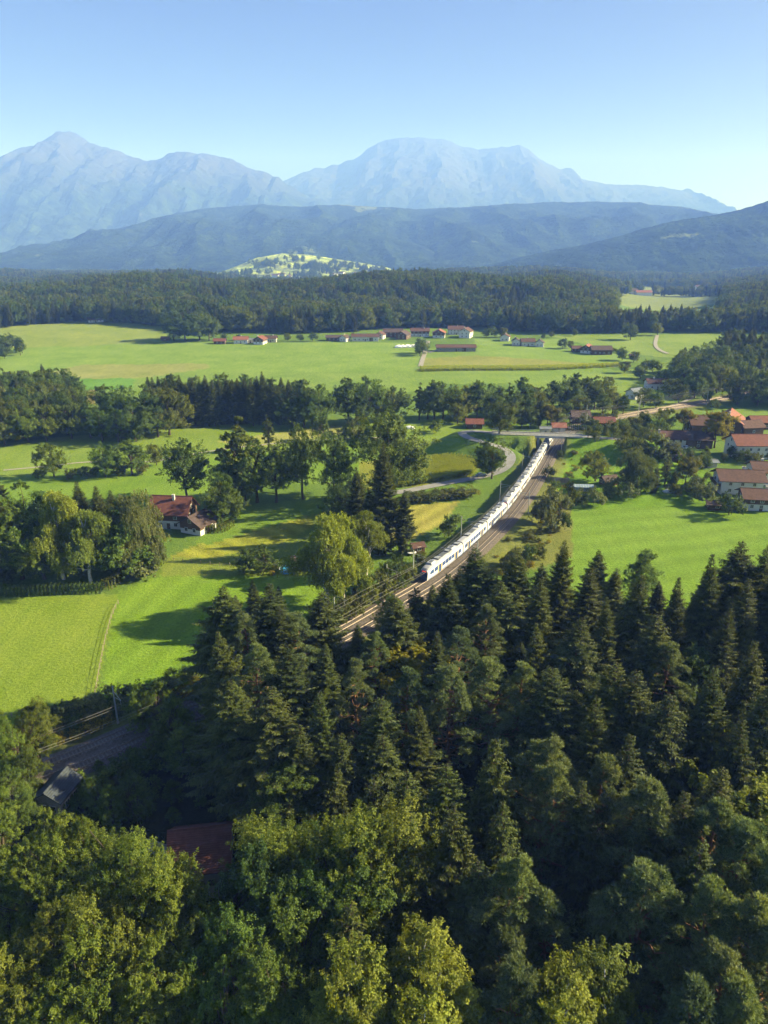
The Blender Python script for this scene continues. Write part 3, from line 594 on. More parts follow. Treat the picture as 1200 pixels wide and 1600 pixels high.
CONI = {'sp6': 'spruce', 'sp7': 'spruce', 'dk1': 'leafy tree', 'sp1': 'spruce', 'sp2': 'spruce', 'sp3': 'spruce', 'sp4': 'spruce', 'sp5': 'spruce', 'pi1': 'pine', 'pi2': 'pine', 'pi3': 'pine', 'al1': 'alder', 'al2': 'alder', 'bi1': 'birch', 'br1': 'leafy tree', 'br2': 'leafy tree', 'br3': 'leafy tree', 'oak': 'oak', 'gd1': 'yellowing tree', 'wb1': 'birch', 'wb2': 'birch'}
# ---- the wood in front of the railway
for key, px, yt, ht in [('sp2', 355, 913, 26), ('sp3', 418, 908, 27), ('pi1', 385, 962, 22), ('sp1', 497, 925, 24), ('pi2', 468, 960, 21), ('sp2', 440, 948, 24), ('sp4', 562, 985, 15), ('pi1', 588, 992, 19), ('sp2', 619, 926, 24), ('sp4', 655, 918, 18),
                        ('sp1', 700, 893, 25), ('sp5', 748, 856, 27), ('sp2', 808, 858, 27), ('sp5', 884, 838, 29), ('sp2', 928, 885, 26), ('sp1', 846, 975, 24), ('sp3', 950, 930, 25), ('sp2', 998, 897, 27), ('sp1', 1055, 897, 27), ('sp3', 1113, 860, 30), ('sp1', 1166, 846, 30),
                        ('sp2', 1198, 850, 30), ('sp5', 1172, 905, 27), ('sp1', 1140, 950, 26), ('sp1', 1235, 880, 28), ('sp5', 1290, 900, 28), ('sp1', 845, 905, 25), ('sp2', 782, 905, 24), ('sp2', 1025, 960, 24), ('sp1', 905, 960, 24)]:
    tt(key, px, yt, ht, 'tall dark %s in the row this side of the railway' % CONI[key], 'tree', 'conifers in the row along the railway', _tr.choice([0.85, 1.1, 1.3, 1.5, 1.65]))
for key, px, yt, ht in [('sp1', 345, 985, 24), ('pi1', 395, 1015, 22), ('sp2', 455, 1010, 24), ('sp3', 510, 1000, 22), ('pi2', 557, 1038, 21), ('sp5', 425, 1075, 23), ('sp2', 365, 1060, 22), ('sp1', 500, 1075, 23), ('pi1', 633, 1055, 21), ('sp1', 683, 985, 23), ('pi2', 713, 985, 20), ('pi2', 760, 948, 21), ('gd1', 640, 1005, 15),
                        ('pi1', 707, 1043, 21), ('pi1', 775, 1034, 21), ('sp1', 590, 1090, 21), ('pi1', 815, 1050, 20), ('sp2', 655, 1095, 20), ('pi3', 905, 1005, 19), ('sp5', 868, 1040, 22), ('sp5', 955, 1030, 23), ('pi2', 1045, 1008, 20), ('br2', 1088, 1008, 18), ('sp1', 1000, 1050, 22), ('sp5', 1180, 1000, 25), ('sp1', 1120, 1040, 24), ('sp5', 1215, 1060, 24),
                        ('sp5', 540, 1142, 18), ('sp1', 470, 1132, 19), ('sp5', 605, 1150, 17), ('dk1', 445, 1185, 13), ('sp5', 520, 1200, 13), ('sp5', 1040, 1085, 22), ('sp1', 925, 1090, 22), ('sp5', 1175, 1115, 22)]:
    tt(key, px, yt, ht, '%s in the shaded heart of the wood below the railway' % CONI[key], 'tree', 'trees in the heart of the near wood', _tr.choice([0.85, 1.05, 1.25, 1.5]))
for key, px, yt, ht in [('sp4', 633, 1196, 17), ('sp4', 583, 1215, 15), ('sp1', 690, 1190, 22), ('sp5', 767, 1155, 24), ('pi1', 865, 1158, 21), ('sp3', 980, 1153, 22), ('pi2', 953, 1198, 19), ('br3', 1167, 1160, 17), ('pi1', 868, 1200, 20), ('sp2', 923, 1216, 20), ('pi1', 1000, 1230, 20), ('sp2', 1027, 1240, 20), ('sp3', 1085, 1244, 20), ('sp2', 1130, 1204, 21),
                        ('pi2', 1117, 1262, 19), ('pi1', 1170, 1297, 20), ('sp2', 757, 1343, 19), ('sp4', 563, 1412, 15), ('pi2', 740, 1392, 14), ('pi2', 778, 1465, 13), ('pi1', 810, 1348, 19), ('pi3', 877, 1400, 15), ('pi3', 960, 1394, 16), ('pi1', 1017, 1364, 19), ('pi2', 1120, 1390, 19), ('pi1', 1180, 1390, 19), ('pi1', 1150, 1494, 18), ('pi2', 797, 1528, 16),
                        ('sp2', 715, 1275, 21), ('sp1', 800, 1260, 21), ('pi1', 1090, 1540, 17), ('pi2', 1190, 1560, 17), ('pi1', 1225, 1440, 19), ('pi2', 1230, 1340, 20), ('sp5', 1225, 1250, 22)]:
    tt(key, px, yt, ht, '%s catching the sun in the mixed wood at the lower right' % CONI[key], 'tree', 'sunlit trees of the near mixed wood', _tr.uniform(0.9, 1.15))
tt('sp5', 1083, 1312, 20, 'golden green spruce glowing among the blue green pines at the lower right', 'tree')
for px, yt, ht, k in [(555, 1255, 21, 'al2'), (612, 1252, 21, 'al2'), (512, 1268, 20, 'al1')]:
    tt(k, px, yt, ht, 'bright leafy tree before the dark gap in the wood', 'tree', 'bright leafy trees in front of the dark gap', 1.0)
for px, yt, ht, k in [(420, 1287, 17.5, 'al2'), (467, 1292, 17, 'al2'), (388, 1330, 17, 'dk1'), (440, 1395, 15, 'dk1'), (500, 1370, 15.5, 'dk1'), (365, 1450, 14, 'dk1'), (420, 1480, 13, 'dk1'), (560, 1330, 16, 'dk1')]:
    tt(k, px, yt, ht, 'dark green leafy tree beside the red roof hidden in the wood', 'tree', 'dark leafy trees beside the hidden red roof', 0.95)
for px, yt, ht, k in [(60, 1262, 18, 'al1'), (147, 1258, 18.5, 'al1'), (187, 1288, 18, 'al2'), (235, 1320, 17, 'al2'), (18, 1298, 18, 'al1'), (100, 1310, 17, 'al2'), (-30, 1290, 18, 'al1'), (270, 1400, 14, 'al2'), (40, 1400, 16, 'al1'), (150, 1400, 16, 'al2'), (210, 1460, 14.5, 'al1'), (90, 1490, 14, 'al2'), (-10, 1480, 14, 'al2')]:
    tt(k, px, yt, ht, 'slender sunlit alder in the stand at the lower left', 'tree', 'alders at the lower left', 0.9)
for px, yt, ht, k in [(647, 1430, 19, 'bi1'), (587, 1455, 19, 'bi1'), (695, 1450, 18.5, 'bi1'), (552, 1508, 18, 'bi1'), (640, 1520, 18, 'bi1')]:
    tt(k, px, yt, ht, 'yellow green birch in the clump at the bottom centre', 'tree', 'birches at the bottom centre', 0.95)
for px, yt, ht, k in [(860, 1464, 18.5, 'bi1'), (922, 1474, 18, 'bi1'), (890, 1525, 17.5, 'bi1')]:
    tt(k, px, yt, ht, 'olive green birch in the clump at the bottom between the pines', 'tree', 'birches between the pines')
for px, yt, ht, k in [(43, 1092, 14, 'al2'), (5, 1120, 14, 'dk1'), (-35, 1100, 16, 'al2'), (40, 1168, 10, 'al2'), (5, 1195, 12, 'dk1'), (-25, 1215, 12, 'dk1')]:
    tt(k, px, yt, ht, 'leafy tree overhanging the railway at the left edge', 'tree', 'leafy trees over the line at the left edge', 1.0)
for px, yt, ht, k in [(215, 1070, 10, 'dk1'), (245, 1066, 11, 'dk1'), (270, 1092, 11, 'dk1'), (240, 1130, 8, 'dk1'), (280, 1130, 10, 'dk1')]:
    tt(k, px, yt, ht, 'dark leafy tree standing against the line between the pasture and the wood', 'tree', 'dark leafy trees on the near side of the line', 1.2)
for px, yb, yt in ((402, 988, 905), (438, 976, 915), (372, 1000, 930)): tb('sp2', px, yb, yt, 'spruce at the edge of the hay meadow left of the line', 'tree', 'spruces at the edge of the hay meadow', 1.2)
# filler between them, off the line and off the clearing with the two roofs
rng = np.random.RandomState(99)
_c = GP([(60, 1180), (330, 1130), (470, 1180), (490, 1290), (340, 1420), (230, 1430), (60, 1330)])
_front = [(-40, 38), (45, 38), (75, 70), (110, 110), (105, 150), (70, 165), (40, 165), (10, 150), (-20, 120), (-45, 98)]
for x, y in scatter(_front, 9.0, rng, 5000, 6.5, TREES):
    if inpoly(np.array([x]), np.array([y]), _c)[0]: continue
    ht = rng.uniform(9, 15) if y < 105 else rng.uniform(12, 17)
    if 72 < y - 0.12 * x < 104: continue
    k = ['sp4', 'sp1', 'pi3', 'sp2', 'sp5', 'dk1'][rng.randint(6)]
    if proj(x, y, ht)[0] > 1300: continue
    tree(k, x, y, ht, 'lower %s filling the near wood between the taller crowns' % CONI[k], 'tree', 'understorey of the near wood', 1.25)
for x, y in scatter(_c, 3.6, rng, 900):
    if rng.rand() < 0.75: tree(['dk1', 'bu2', 'dk1', 'sp4'][rng.randint(4)], x, y, rng.uniform(2.0, 5.0), 'dark bush in the shaded clearing below the railway', 'bush', 'bushes of the shaded clearing', 1.2)
# ---- mid-distance trees, foot and top as in the photograph
LG = 'in the grove beside the left hedge'
for k, px, yb, yt, w in [('sp1', 18, 880, 733, 1.1), ('sp2', -15, 890, 760, 1.2), ('br1', 55, 880, 762, 1.1), ('sp1', 138, 890, 752, 1.1), ('sp2', 166, 890, 758, 1.1), ('sp5', 186, 880, 765, 1.1), ('br2', 35, 905, 800, 1.1), ('br1', 70, 905, 825, 1.1), ('br2', 205, 895, 790, 1.2), ('br1', -20, 905, 810, 1.2), ('sp1', 15, 910, 800, 1.1), ('br1', 180, 905, 835, 1.1), ('br1', 215, 890, 830, 1.1)]:
    tb(k, px, yb, yt, 'dark %s %s' % (CONI[k], LG), 'tree', 'trees of the grove beside the left hedge', w)
tb('wb1', 100, 905, 766, 'weeping pale green birch at the front of the grove beside the left hedge', wide=1.0); tb('wb1', 143, 912, 795, 'shorter weeping birch beside the hedge corner', wide=1.1)
tb('wi1', 222, 897, 775, 'grey green willow at the right end of the grove by the hedge', wide=0.62); tb('wi1', 244, 892, 832, 'small grey green willow next to the red roofed house', wide=0.65)
tb('bu2', 237, 895, 865, 'dark bush below the grey green willow', 'bush'); tb('bu3', 225, 898, 872, 'pale bush at the foot of the willow grove', 'bush')
tb('br3', 85, 745, 693, 'round olive tree alone at the left end of the field hedge', wide=0.9); tb('br1', 165, 745, 694, 'bushy tree with dark foliage left of its darker neighbour in the field hedge', wide=0.9); tb('br2', 207, 742, 690, 'dark cone shaped tree at the right of the field hedge', wide=1.25)
tb('br3', 245, 727, 693, 'small round tree standing alone beside the field path', wide=0.75)
for i, px in enumerate((62, 112, 128, 140, 150, 185, 192, 222)): tb(('bu2', 'bu1')[i % 2], px, 748 - i, 733 - i, 'bush in the hedge across the left meadow', 'bush', 'bushes of the field hedge')
tb('oak', 292, 785, 695, 'large spreading oak behind the red roofed house', wide=0.9); tb('br1', 347, 818, 757, 'dense round tree at the right gable of the red roofed house', wide=1.0)
tb('col', 376, 785, 656, 'tall ragged poplar rising above the farm track trees', wide=1.35)
for k, px, yb, yt in [('br2', 402, 785, 690), ('br1', 362, 790, 718), ('br2', 432, 785, 702), ('br2', 385, 790, 735)]: tb(k, px, yb, yt, 'dark leafy tree clustered around the tall poplar', 'tree', 'trees around the tall poplar', 1.0)
tb('oak', 474, 780, 678, 'dark gnarled oak left of its thinner neighbour on the farm track', wide=0.75); tb('oak', 521, 775, 684, 'thin crowned oak with a bare stem on the farm track', wide=0.75)
tb('col', 420, 705, 650, 'small upright tree on the meadow edge behind the poplar')
tb('oak', 605, 790, 655, 'big dark oak crown behind the tall trackside spruces', wide=0.85)
for k, px, yb, yt, w in [('sp1', 561, 850, 728, 1.0), ('sp1', 602, 868, 690, 0.95), ('sp2', 628, 868, 765, 1.2), ('sp5', 580, 860, 760, 1.0), ('br1', 548, 830, 745, 0.9)]: tb(k, px, yb, yt, 'tall %s in the dark group left of the train' % ('spruce' if k != 'br1' else 'leafy tree'), 'tree', 'dark group left of the train', w)
tb('wb1', 512, 958, 795, 'big pale green birch in front of the dark spruces by the line', wide=1.0); tb('wb2', 567, 905, 806, 'white stemmed birch between the pale birch and the train', wide=1.2); tb('wb1', 538, 948, 825, 'lower birch close beside the big pale birch', wide=1.0)
for i, (px, yb, yt) in enumerate([(590, 935, 895), (612, 925, 885), (632, 915, 885), (570, 950, 915), (600, 915, 880), (552, 965, 930), (645, 900, 880), (495, 975, 945), (530, 970, 940), (655, 880, 862), (622, 900, 872)]): tb(('bu1', 'bu2', 'bu1')[i % 3], px, yb, yt, 'bush on the bank left of the line below the birches', 'bush', 'bushes on the left bank', 0.8)
tb('br1', 768, 748, 688, 'dark round tree inside the bend of the lane', wide=0.9)
tb('bu2', 700, 838, 806, 'loose bush on the mown slope left of the train', 'bush'); tb('bu2', 652, 757, 735, 'two-stemmed bush at the edge of the maize', 'bush'); tb('bu2', 641, 758, 740, 'smaller bush at the edge of the maize', 'bush')
for i, px in enumerate((640, 655, 672, 690, 705, 718, 735)): tb('bu1', px, 785 - i * 1.5, 770 - i * 1.5, 'low bush in the strip between the lane and the mown field', 'bush', 'bushes below the lane', 1.5)
tb('br3', 780, 678, 625, 'round olive tree beside the bridge approach', wide=1.0); tb('br3', 715, 662, 628, 'small round headed tree on the meadow edge left of the bridge', wide=0.9); tb('bu2', 680, 676, 657, 'lone bush on the meadow by the white trailer', 'bush', wide=1.2)
for i, (px, yb, yt) in enumerate([(500, 690, 655), (515, 690, 672), (535, 688, 670), (560, 690, 650), (575, 688, 665), (590, 685, 655), (620, 690, 648), (478, 705, 690), (545, 690, 668)]): tb(('bu2', 'br3')[i % 2], px, yb, yt, 'bush or small tree on the bank across the middle meadow', 'bush', 'bank across the middle meadow', 0.75)
# groves along the stream below the village
SG = 'trees of the grove below the village'
for i, px in enumerate(range(236, 462, 10)):
    r_ = random.Random(px); tb(('sp1', 'sp2', 'sp5')[i % 3], px, 666 - r_.uniform(0, 6), 583 + r_.uniform(-4, 14) + (8 if px > 430 else 0), 'dark spruce in the grove below the village fields', 'tree', 'spruces of the grove below the village', 1.1)
for i, px in enumerate(range(245, 470, 13)):
    r_ = random.Random(px + 5); tb(('sp2', 'sp1', 'br2')[i % 3], px, 650 - r_.uniform(0, 5), 586 + r_.uniform(0, 12), 'dark tree at the back of the grove below the village', 'tree', 'back of the grove below the village', 1.2)
for k, px, yb, yt in [('br2', 475, 668, 597), ('br1', 500, 669, 605), ('br1', 460, 668, 615), ('br2', 488, 662, 610)]: tb(k, px, yb, yt, 'leafy tree at the right end of the spruce grove below the village', 'tree', 'leafy end of the spruce grove')
for k, px, yb, yt, w in [('br2', 142, 684, 632, 1.3), ('br1', 160, 690, 642, 1.0), ('br1', 185, 690, 640, 1.1), ('br1', 212, 690, 632, 1.1), ('br2', 247, 683, 622, 1.2), ('br3', 265, 680, 612, 1.0), ('br1', 228, 675, 606, 1.0), ('br1', 195, 674, 607, 1.0), ('br2', 168, 672, 606, 1.2), ('br3', 255, 670, 600, 0.9)]: tb(k, px, yb, yt, 'rounded leafy tree at the left end of the spruce grove', 'tree', 'leafy left end of the spruce grove', w)
for k, px, yb, yt, w in [('br2', 545, 662, 594, 1.2), ('br1', 572, 661, 592, 0.9), ('br1', 558, 662, 612, 1.0), ('br3', 595, 658, 608, 0.9), ('br1', 616, 657, 606, 0.9), ('br2', 604, 655, 612, 1.0)]: tb(k, px, yb, yt, 'leafy tree in the clump between two field gaps below the village', 'tree', 'clump between the field gaps', w)
for k, px, yb, yt in [('col', 655, 656, 600), ('br2', 678, 656, 597), ('br1', 692, 656, 600), ('br2', 668, 655, 606), ('col', 712, 655, 605), ('br3', 728, 655, 602), ('br2', 745, 655, 597), ('br1', 760, 654, 603), ('br2', 778, 652, 606), ('col', 795, 650, 600), ('br2', 812, 650, 592), ('br3', 830, 648, 602), ('br1', 845, 646, 606), ('br2', 862, 643, 597), ('br1', 880, 642, 590), ('br2', 898, 640, 586), ('br2', 914, 640, 592), ('br1', 928, 640, 590), ('br3', 944, 636, 594), ('br2', 805, 662, 615), ('sp2', 842, 668, 620), ('br3', 828, 668, 636), ('gd1', 855, 668, 634), ('br3', 872, 666, 638), ('br3', 815, 668, 640), ('br2', 885, 655, 628), ('br1', 790, 660, 622)]:
    tb(k, px, yb, yt, 'leafy tree in the ragged line between the village fields and the bridge', 'tree', 'ragged line of trees before the bridge', 1.0)
rng = np.random.RandomState(3)
def grove(pts, gap, keys, h0, h1, label, group, seed, wide=1.1, tries=2500):
    r = np.random.RandomState(seed)
    for x, y in scatter(GP(pts), gap, r, tries):
        k = keys[r.randint(len(keys))]; tree(k, x, y, r.uniform(h0, h1), label, 'tree', group, wide)
grove([(-70, 702), (118, 688), (126, 655), (100, 625), (-70, 620)], 8.0, ['br1', 'br2', 'sp1', 'br1', 'sp2', 'br3'], 17, 23, 'tree in the mixed wood at the left edge of the middle meadows', 'wood at the left edge of the middle meadows', 5)
grove([(-70, 562), (20, 560), (42, 552), (20, 538), (-70, 540)], 10.0, ['br1', 'br2'], 11, 15, 'leafy tree in the small clump on the left edge of the village fields', 'clump at the left edge of the village fields', 6)
for px, yt, w in [(272, 492, 1.0), (290, 487, 1.2), (312, 488, 1.2), (327, 493, 0.9)]: tb('br1', px, 532, yt, 'broad tree in the round clump on the hill field', 'tree', 'round clump on the hill field', w)
grove([(1052, 606), (1110, 628), (1290, 640), (1290, 585), (1130, 575), (1060, 580)], 8.5, ['br1', 'br2', 'br3', 'sp1', 'br1'], 16, 24, 'tree on the wooded rise at the right edge', 'wooded rise at the right edge', 8)
grove([(1120, 575), (1290, 585), (1290, 560), (1140, 558)], 8.0, ['sp1', 'sp2', 'sp5', 'br1'], 22, 29, 'dark tree at the back of the wooded rise at the right', 'back of the wooded rise', 9)
tb('br1', 985, 531, 504, 'lone round tree on the far field left of the white lane'); tb('br3', 1027, 524, 504, 'lone pale tree at the top of the white lane', wide=0.9)
for i, (px, yb, yt) in enumerate([(862, 527, 517), (896, 525, 514), (878, 545, 530), (890, 544, 532), (972, 563, 543), (960, 552, 544), (990, 566, 548), (1008, 580, 562), (1022, 582, 563), (975, 583, 564), (1000, 592, 570), (1035, 600, 580), (950, 605, 588), (1005, 575, 565), (848, 530, 522), (935, 553, 543), (470, 533, 521), (490, 533, 520), (450, 533, 520), (552, 528, 520), (632, 512, 500), (690, 512, 498), (760, 527, 514), (772, 527, 512), (785, 527, 511), (656, 556, 533), (659, 552, 530), (425, 534, 524), (350, 532, 520), (372, 532, 523)]):
    tb(('br3', 'br1', 'bu2')[i % 3], px, yb, yt, 'small tree or bush near the village houses and lanes', 'tree', 'small trees around the village')
# gardens and hedges on the right of the line
for k, px, yb, yt, w, lab in [('br3', 930, 752, 706, 1.0, 'round yellow green tree beside the timber pile'), ('wi1', 988, 772, 706, 0.8, 'tall grey green tree in front of the garden sheds'), ('br3', 985, 716, 683, 1.2, 'pale leafy tree below the white farmhouse'), ('sp4', 1021, 770, 728, 1.2, 'dark young spruce on the edge of the right meadow'), ('col', 1038, 760, 716, 1.2, 'narrow dark column tree in the gardens'), ('gd1', 1070, 757, 716, 0.9, 'tree with orange brown leaves in the garden by the farmhouse'), ('gd1', 1116, 700, 646, 0.95, 'bright yellow tree between the red roofed farm buildings'),
                             ('gd1', 1066, 675, 641, 1.0, 'light green round tree left of the red barn'), ('br3', 1037, 674, 637, 0.9, 'leafy tree in front of the red roofed barn row'), ('bu3', 1107, 787, 763, 1.0, 'grey green bush at the corner of the white balcony house'), ('bu2', 1143, 806, 773, 1.1, 'dark bush in front of the lowest house on the right'), ('sp4', 1050, 770, 735, 1.1, 'small spruce behind the white tarpaulin')]:
    tb(k, px, yb, yt, lab, 'tree' if not k.startswith('bu') else 'bush', None, w)
for i, (px, yb, yt) in enumerate([(1047, 715, 690), (1060, 722, 700), (1020, 705, 680), (1000, 712, 690), (970, 700, 680), (1005, 740, 715), (1025, 722, 703), (960, 655, 640), (940, 662, 645), (925, 672, 655), (950, 680, 662), (975, 676, 655), (990, 672, 652), (1010, 672, 650), (910, 668, 650), (930, 690, 672), (1085, 735, 712), (1095, 722, 706), (1080, 775, 752), (1090, 770, 745), (900, 790, 765), (912, 792, 770), (925, 790, 768), (1130, 655, 640), (1180, 725, 708), (1150, 722, 706), (1165, 720, 707), (890, 770, 752), (1055, 775, 757), (1000, 775, 750), (970, 778, 750)]):
    tb(('bu1', 'bu2', 'bu3', 'br3')[i % 4], px, yb, yt, 'garden shrub among the houses right of the line', 'bush', 'garden shrubs right of the line', 0.8)
for k, px, yb, yt in [('br3', 957, 646, 611), ('br2', 973, 648, 618), ('br3', 1005, 636, 606), ('br1', 1025, 638, 610), ('br2', 940, 650, 615), ('br3', 1045, 620, 590), ('br1', 1085, 622, 585), ('br3', 1060, 630, 600), ('bu2', 1105, 628, 612), ('bu2', 1118, 640, 625), ('bu2', 1150, 632, 618), ('bu2', 1180, 628, 612), ('br3', 905, 652, 620)]:
    tb(k, px, yb, yt, 'leafy tree beside the railway beyond the bridge', 'tree', 'trees beside the line beyond the bridge')
for i, (px, yb, yt, w) in enumerate([(862, 824, 778, 0.62), (845, 818, 785, 0.6), (862, 780, 752, 0.6), (876, 805, 778, 0.62), (828, 845, 828, 0.7), (822, 882, 852, 0.65), (806, 888, 862, 0.65), (842, 872, 850, 0.6), (884, 828, 802, 0.62), (858, 748, 732, 0.6), (790, 893, 872, 0.7), (875, 716, 704, 0.6)]):
    tb(('bu3', 'bu1', 'bu2')[i % 3], px, yb, yt, 'bush on the rough bank right of the tracks', 'bush', 'bushes on the right bank', w)
for i, (pp, gp, h0, h1) in enumerate([([(905, 692), (985, 686), (1012, 662), (990, 650), (900, 662)], 6.0, 4, 9), ([(1000, 715), (1110, 712), (1105, 735), (1010, 745)], 6.0, 3, 7), ([(1040, 770), (1110, 772), (1105, 745), (1050, 745)], 6.5, 3, 6), ([(985, 690), (1030, 700), (1040, 680), (1000, 668)], 6.0, 4, 8), ([(880, 790), (960, 785), (960, 772), (885, 775)], 5.0, 2.5, 5), ([(1125, 722), (1200, 722), (1200, 712), (1130, 712)], 5.5, 3, 6)]):
    grove(pp, gp, ['br3', 'br1', 'al2', 'bu2'], h0, h1, ['small tree in the thicket right of the bridge', 'small tree in the orchard below the white farmhouse', 'garden tree above the right meadow', 'small tree left of the white farmhouse', 'bush along the top edge of the right meadow', 'garden tree between cream house and balcony house'][i], 'garden trees right of the line, plot %d' % (i + 1), 40 + i, 1.0, 600)
rr = random.Random(8)
for i in range(34):     # goldenrod along the left edge of the line
    s = rr.choice([(rr.uniform(85, 190)), rr.uniform(255, 330)]); k = int(np.argmin(np.abs([proj(p[0], p[1], 0.5)[0] - s for p in TRL]))); d = rr.uniform(4.2, 7.2)
    x, y = TRL[k] - NRM[k] * d; tree('bu4', x, y, rr.uniform(1.2, 2.1), 'yellow goldenrod clump on the verge left of the line', 'plant', 'goldenrod along the line', 1.2)
for i in range(80):
    s = rr.uniform(50, 345); k = int(np.argmin(np.abs([proj(p[0], p[1], 0.5)[0] - s for p in TRL]))); d = rr.uniform(8.0, 14)
    x, y = TRL[k] + NRM[k] * d; tree(rr.choice(['dk1', 'bu2', 'al2']), x, y, rr.uniform(1.8, 3.8), 'shaded bush beside the near rails at the lower left', 'bush', 'bushes on the near side of the line', 1.2)
for i in range(26):
    s = rr.uniform(100, 335); k = int(np.argmin(np.abs([proj(p[0], p[1], 0.5)[0] - s for p in TRL]))); d = rr.uniform(7, 12)
    x, y = TRL[k] - NRM[k] * d; tree(rr.choice(['bu1', 'bu2', 'bu3']), x, y, rr.uniform(1.8, 4.2), 'bush between the pasture and the line at the lower left', 'bush', 'bushes between pasture and line', 1.1)
for i in range(85):
    s = rr.uniform(680, 862); k = int(np.argmin(np.abs([proj(p[0], p[1], 0.5)[0] - s for p in TRL]))); d = rr.uniform(9.5, 21)
    x, y = TRL[k] + NRM[k] * d; tree(rr.choice(['bu1', 'bu3', 'bu4', 'bu4']), x, y, rr.uniform(0.5, 1.7), 'low weed clump on the dry bank right of the tracks', 'plant', 'weeds on the right bank', 1.3)
# ---- far woods: trunks cannot be told apart there
def mass(name, label, pts, keys, h0, h1, seed):
    """one object that carries a whole distant wood on its points"""
    r = np.random.RandomState(seed); P = np.array(pts); n = len(P); Z = h(P[:, 0], P[:, 1])
    me = bpy.data.meshes.new(name); me.vertices.add(n); me.vertices.foreach_set('co', np.stack([P[:, 0], P[:, 1], Z], 1).astype(np.float32).ravel())
    big = noise(P[:, 0] / 60, P[:, 1] / 60) * 1.3 + r.normal(size=n) * 0.35
    idx = np.clip(((big + 0.9) / 1.8 * len(keys)).astype(int), 0, len(keys) - 1)
    nh = np.array([PROTO[k]['h'] for k in keys]); sc = r.uniform(h0, h1, n) / nh[idx]
    for nm, ty, val in (('pick', 'INT', idx), ('turn', 'FLOAT', r.uniform(0, 6.28, n)), ('size', 'FLOAT', sc)):
        a = me.attributes.new(nm, ty, 'POINT'); a.data.foreach_set('value', val.astype(np.int32 if ty == 'INT' else np.float32))
    o = obj(name, me); o['kind'] = 'stuff'; o['label'] = label
    ng = bpy.data.node_groups.new(name, 'GeometryNodeTree'); ng.interface.new_socket('Geometry', in_out='INPUT', socket_type='NodeSocketGeometry'); ng.interface.new_socket('Geometry', in_out='OUTPUT', socket_type='NodeSocketGeometry')
    N = ng.nodes; gi = N.new('NodeGroupInput'); go = N.new('NodeGroupOutput'); ip = N.new('GeometryNodeInstanceOnPoints'); jn = N.new('GeometryNodeJoinGeometry')
    for k in keys[::-1]:
        oi = N.new('GeometryNodeObjectInfo'); oi.inputs[0].default_value = SRC[k]; oi.inputs['As Instance'].default_value = True; ng.links.new(oi.outputs['Geometry'], jn.inputs[0])
    def att(nm, ty):
        a = N.new('GeometryNodeInputNamedAttribute'); a.data_type = ty; a.inputs[0].default_value = nm; return [s for s in a.outputs if s.enabled][0]
    ip.inputs['Pick Instance'].default_value = True; ng.links.new(gi.outputs[0], ip.inputs['Points']); ng.links.new(jn.outputs[0], ip.inputs['Instance']); ng.links.new(att('pick', 'INT'), ip.inputs['Instance Index'])
    cx = N.new('ShaderNodeCombineXYZ'); ng.links.new(att('turn', 'FLOAT'), cx.inputs[2]); ng.links.new(cx.outputs[0], ip.inputs['Rotation']); ng.links.new(att('size', 'FLOAT'), ip.inputs['Scale'])
    ng.links.new(ip.outputs[0], go.inputs[0]); md = o.modifiers.new('wood', 'NODES'); md.node_group = ng; return o
SRC = {}
for _o in list(COL.objects):
    if _o.data is not None and _o.name.startswith('crown'):
        for _k, _p in PROTO.items():
            if _o.data == _p['crown'] and _k not in SRC: SRC[_k] = _o
MIX = ['sp1', 'sp2', 'br3', 'sp5', 'sp1', 'br2', 'br1', 'br3', 'br3']
r = np.random.RandomState(21)
def jitter(x0, x1, y0, y1, g):
    X, Y = np.meshgrid(np.arange(x0, x1, g), np.arange(y0, y1, g)); X = X.ravel() + r.uniform(-.45, .45, X.size) * g; Y = Y.ravel() + r.uniform(-.45, .45, Y.size) * g; return X, Y
front = np.array(GP([(-400, 512), (0, 514), (60, 508), (130, 502), (250, 511), (330, 523), (430, 524), (520, 521), (640, 514), (740, 514), (850, 521), (960, 521), (1060, 519), (1130, 519), (1300, 522), (1600, 520)]))
X, Y = jitter(-900, 1100, 760, 1420, 7.5); fy = np.interp(X, front[:, 0], front[:, 1]) + 12 * noise(X / 50, 0.7); wdg = np.abs(X / Y - 0.388) < 0.075 + 0.02 * noise(Y / 60, 1.1); gl = (noise(X / 150 + 3, Y / 60 + 1) > 0.26) & (Y > fy + 25); ok = (Y > fy) & ~gl & (np.abs(X) < 0.75 * Y) & ~(wdg & (Y > fy + 45))
mass('far_woods', 'dark wood on the rise behind the village', np.stack([X[ok], Y[ok]], 1), MIX, 15, 28, 1)
X, Y = jitter(-1500, 1700, 1430, 2150, 11.0); hole = ((np.abs(X / Y - 0.388) < 0.07) & (Y < 2050) & (noise(X / 90, Y / 60) > -0.25)) | (noise(X / 210 + 4, Y / 160) > 0.22) | ((np.abs(X / Y + 0.11) < 0.13) & (noise(X / 90 + 2, Y / 70) > -0.15)); ok = (~hole) & (np.abs(X) < 0.72 * Y)
mass('far_woods', 'hazy woods scattered beyond the village ridge', np.stack([X[ok], Y[ok]], 1), MIX, 18, 26, 2)
X, Y = jitter(-2200, 2400, 2150, 3500, 15.0); ok = (noise(X / 260 + 8, Y / 200) < 0.05) & (np.abs(X) < 0.70 * Y) & ~((X / Y > -0.26) & (X / Y < 0.06) & (Y > 2350))
mass('far_woods', 'blue hazy woods at the foot of the hills', np.stack([X[ok], Y[ok]], 1), MIX, 18, 25, 3)
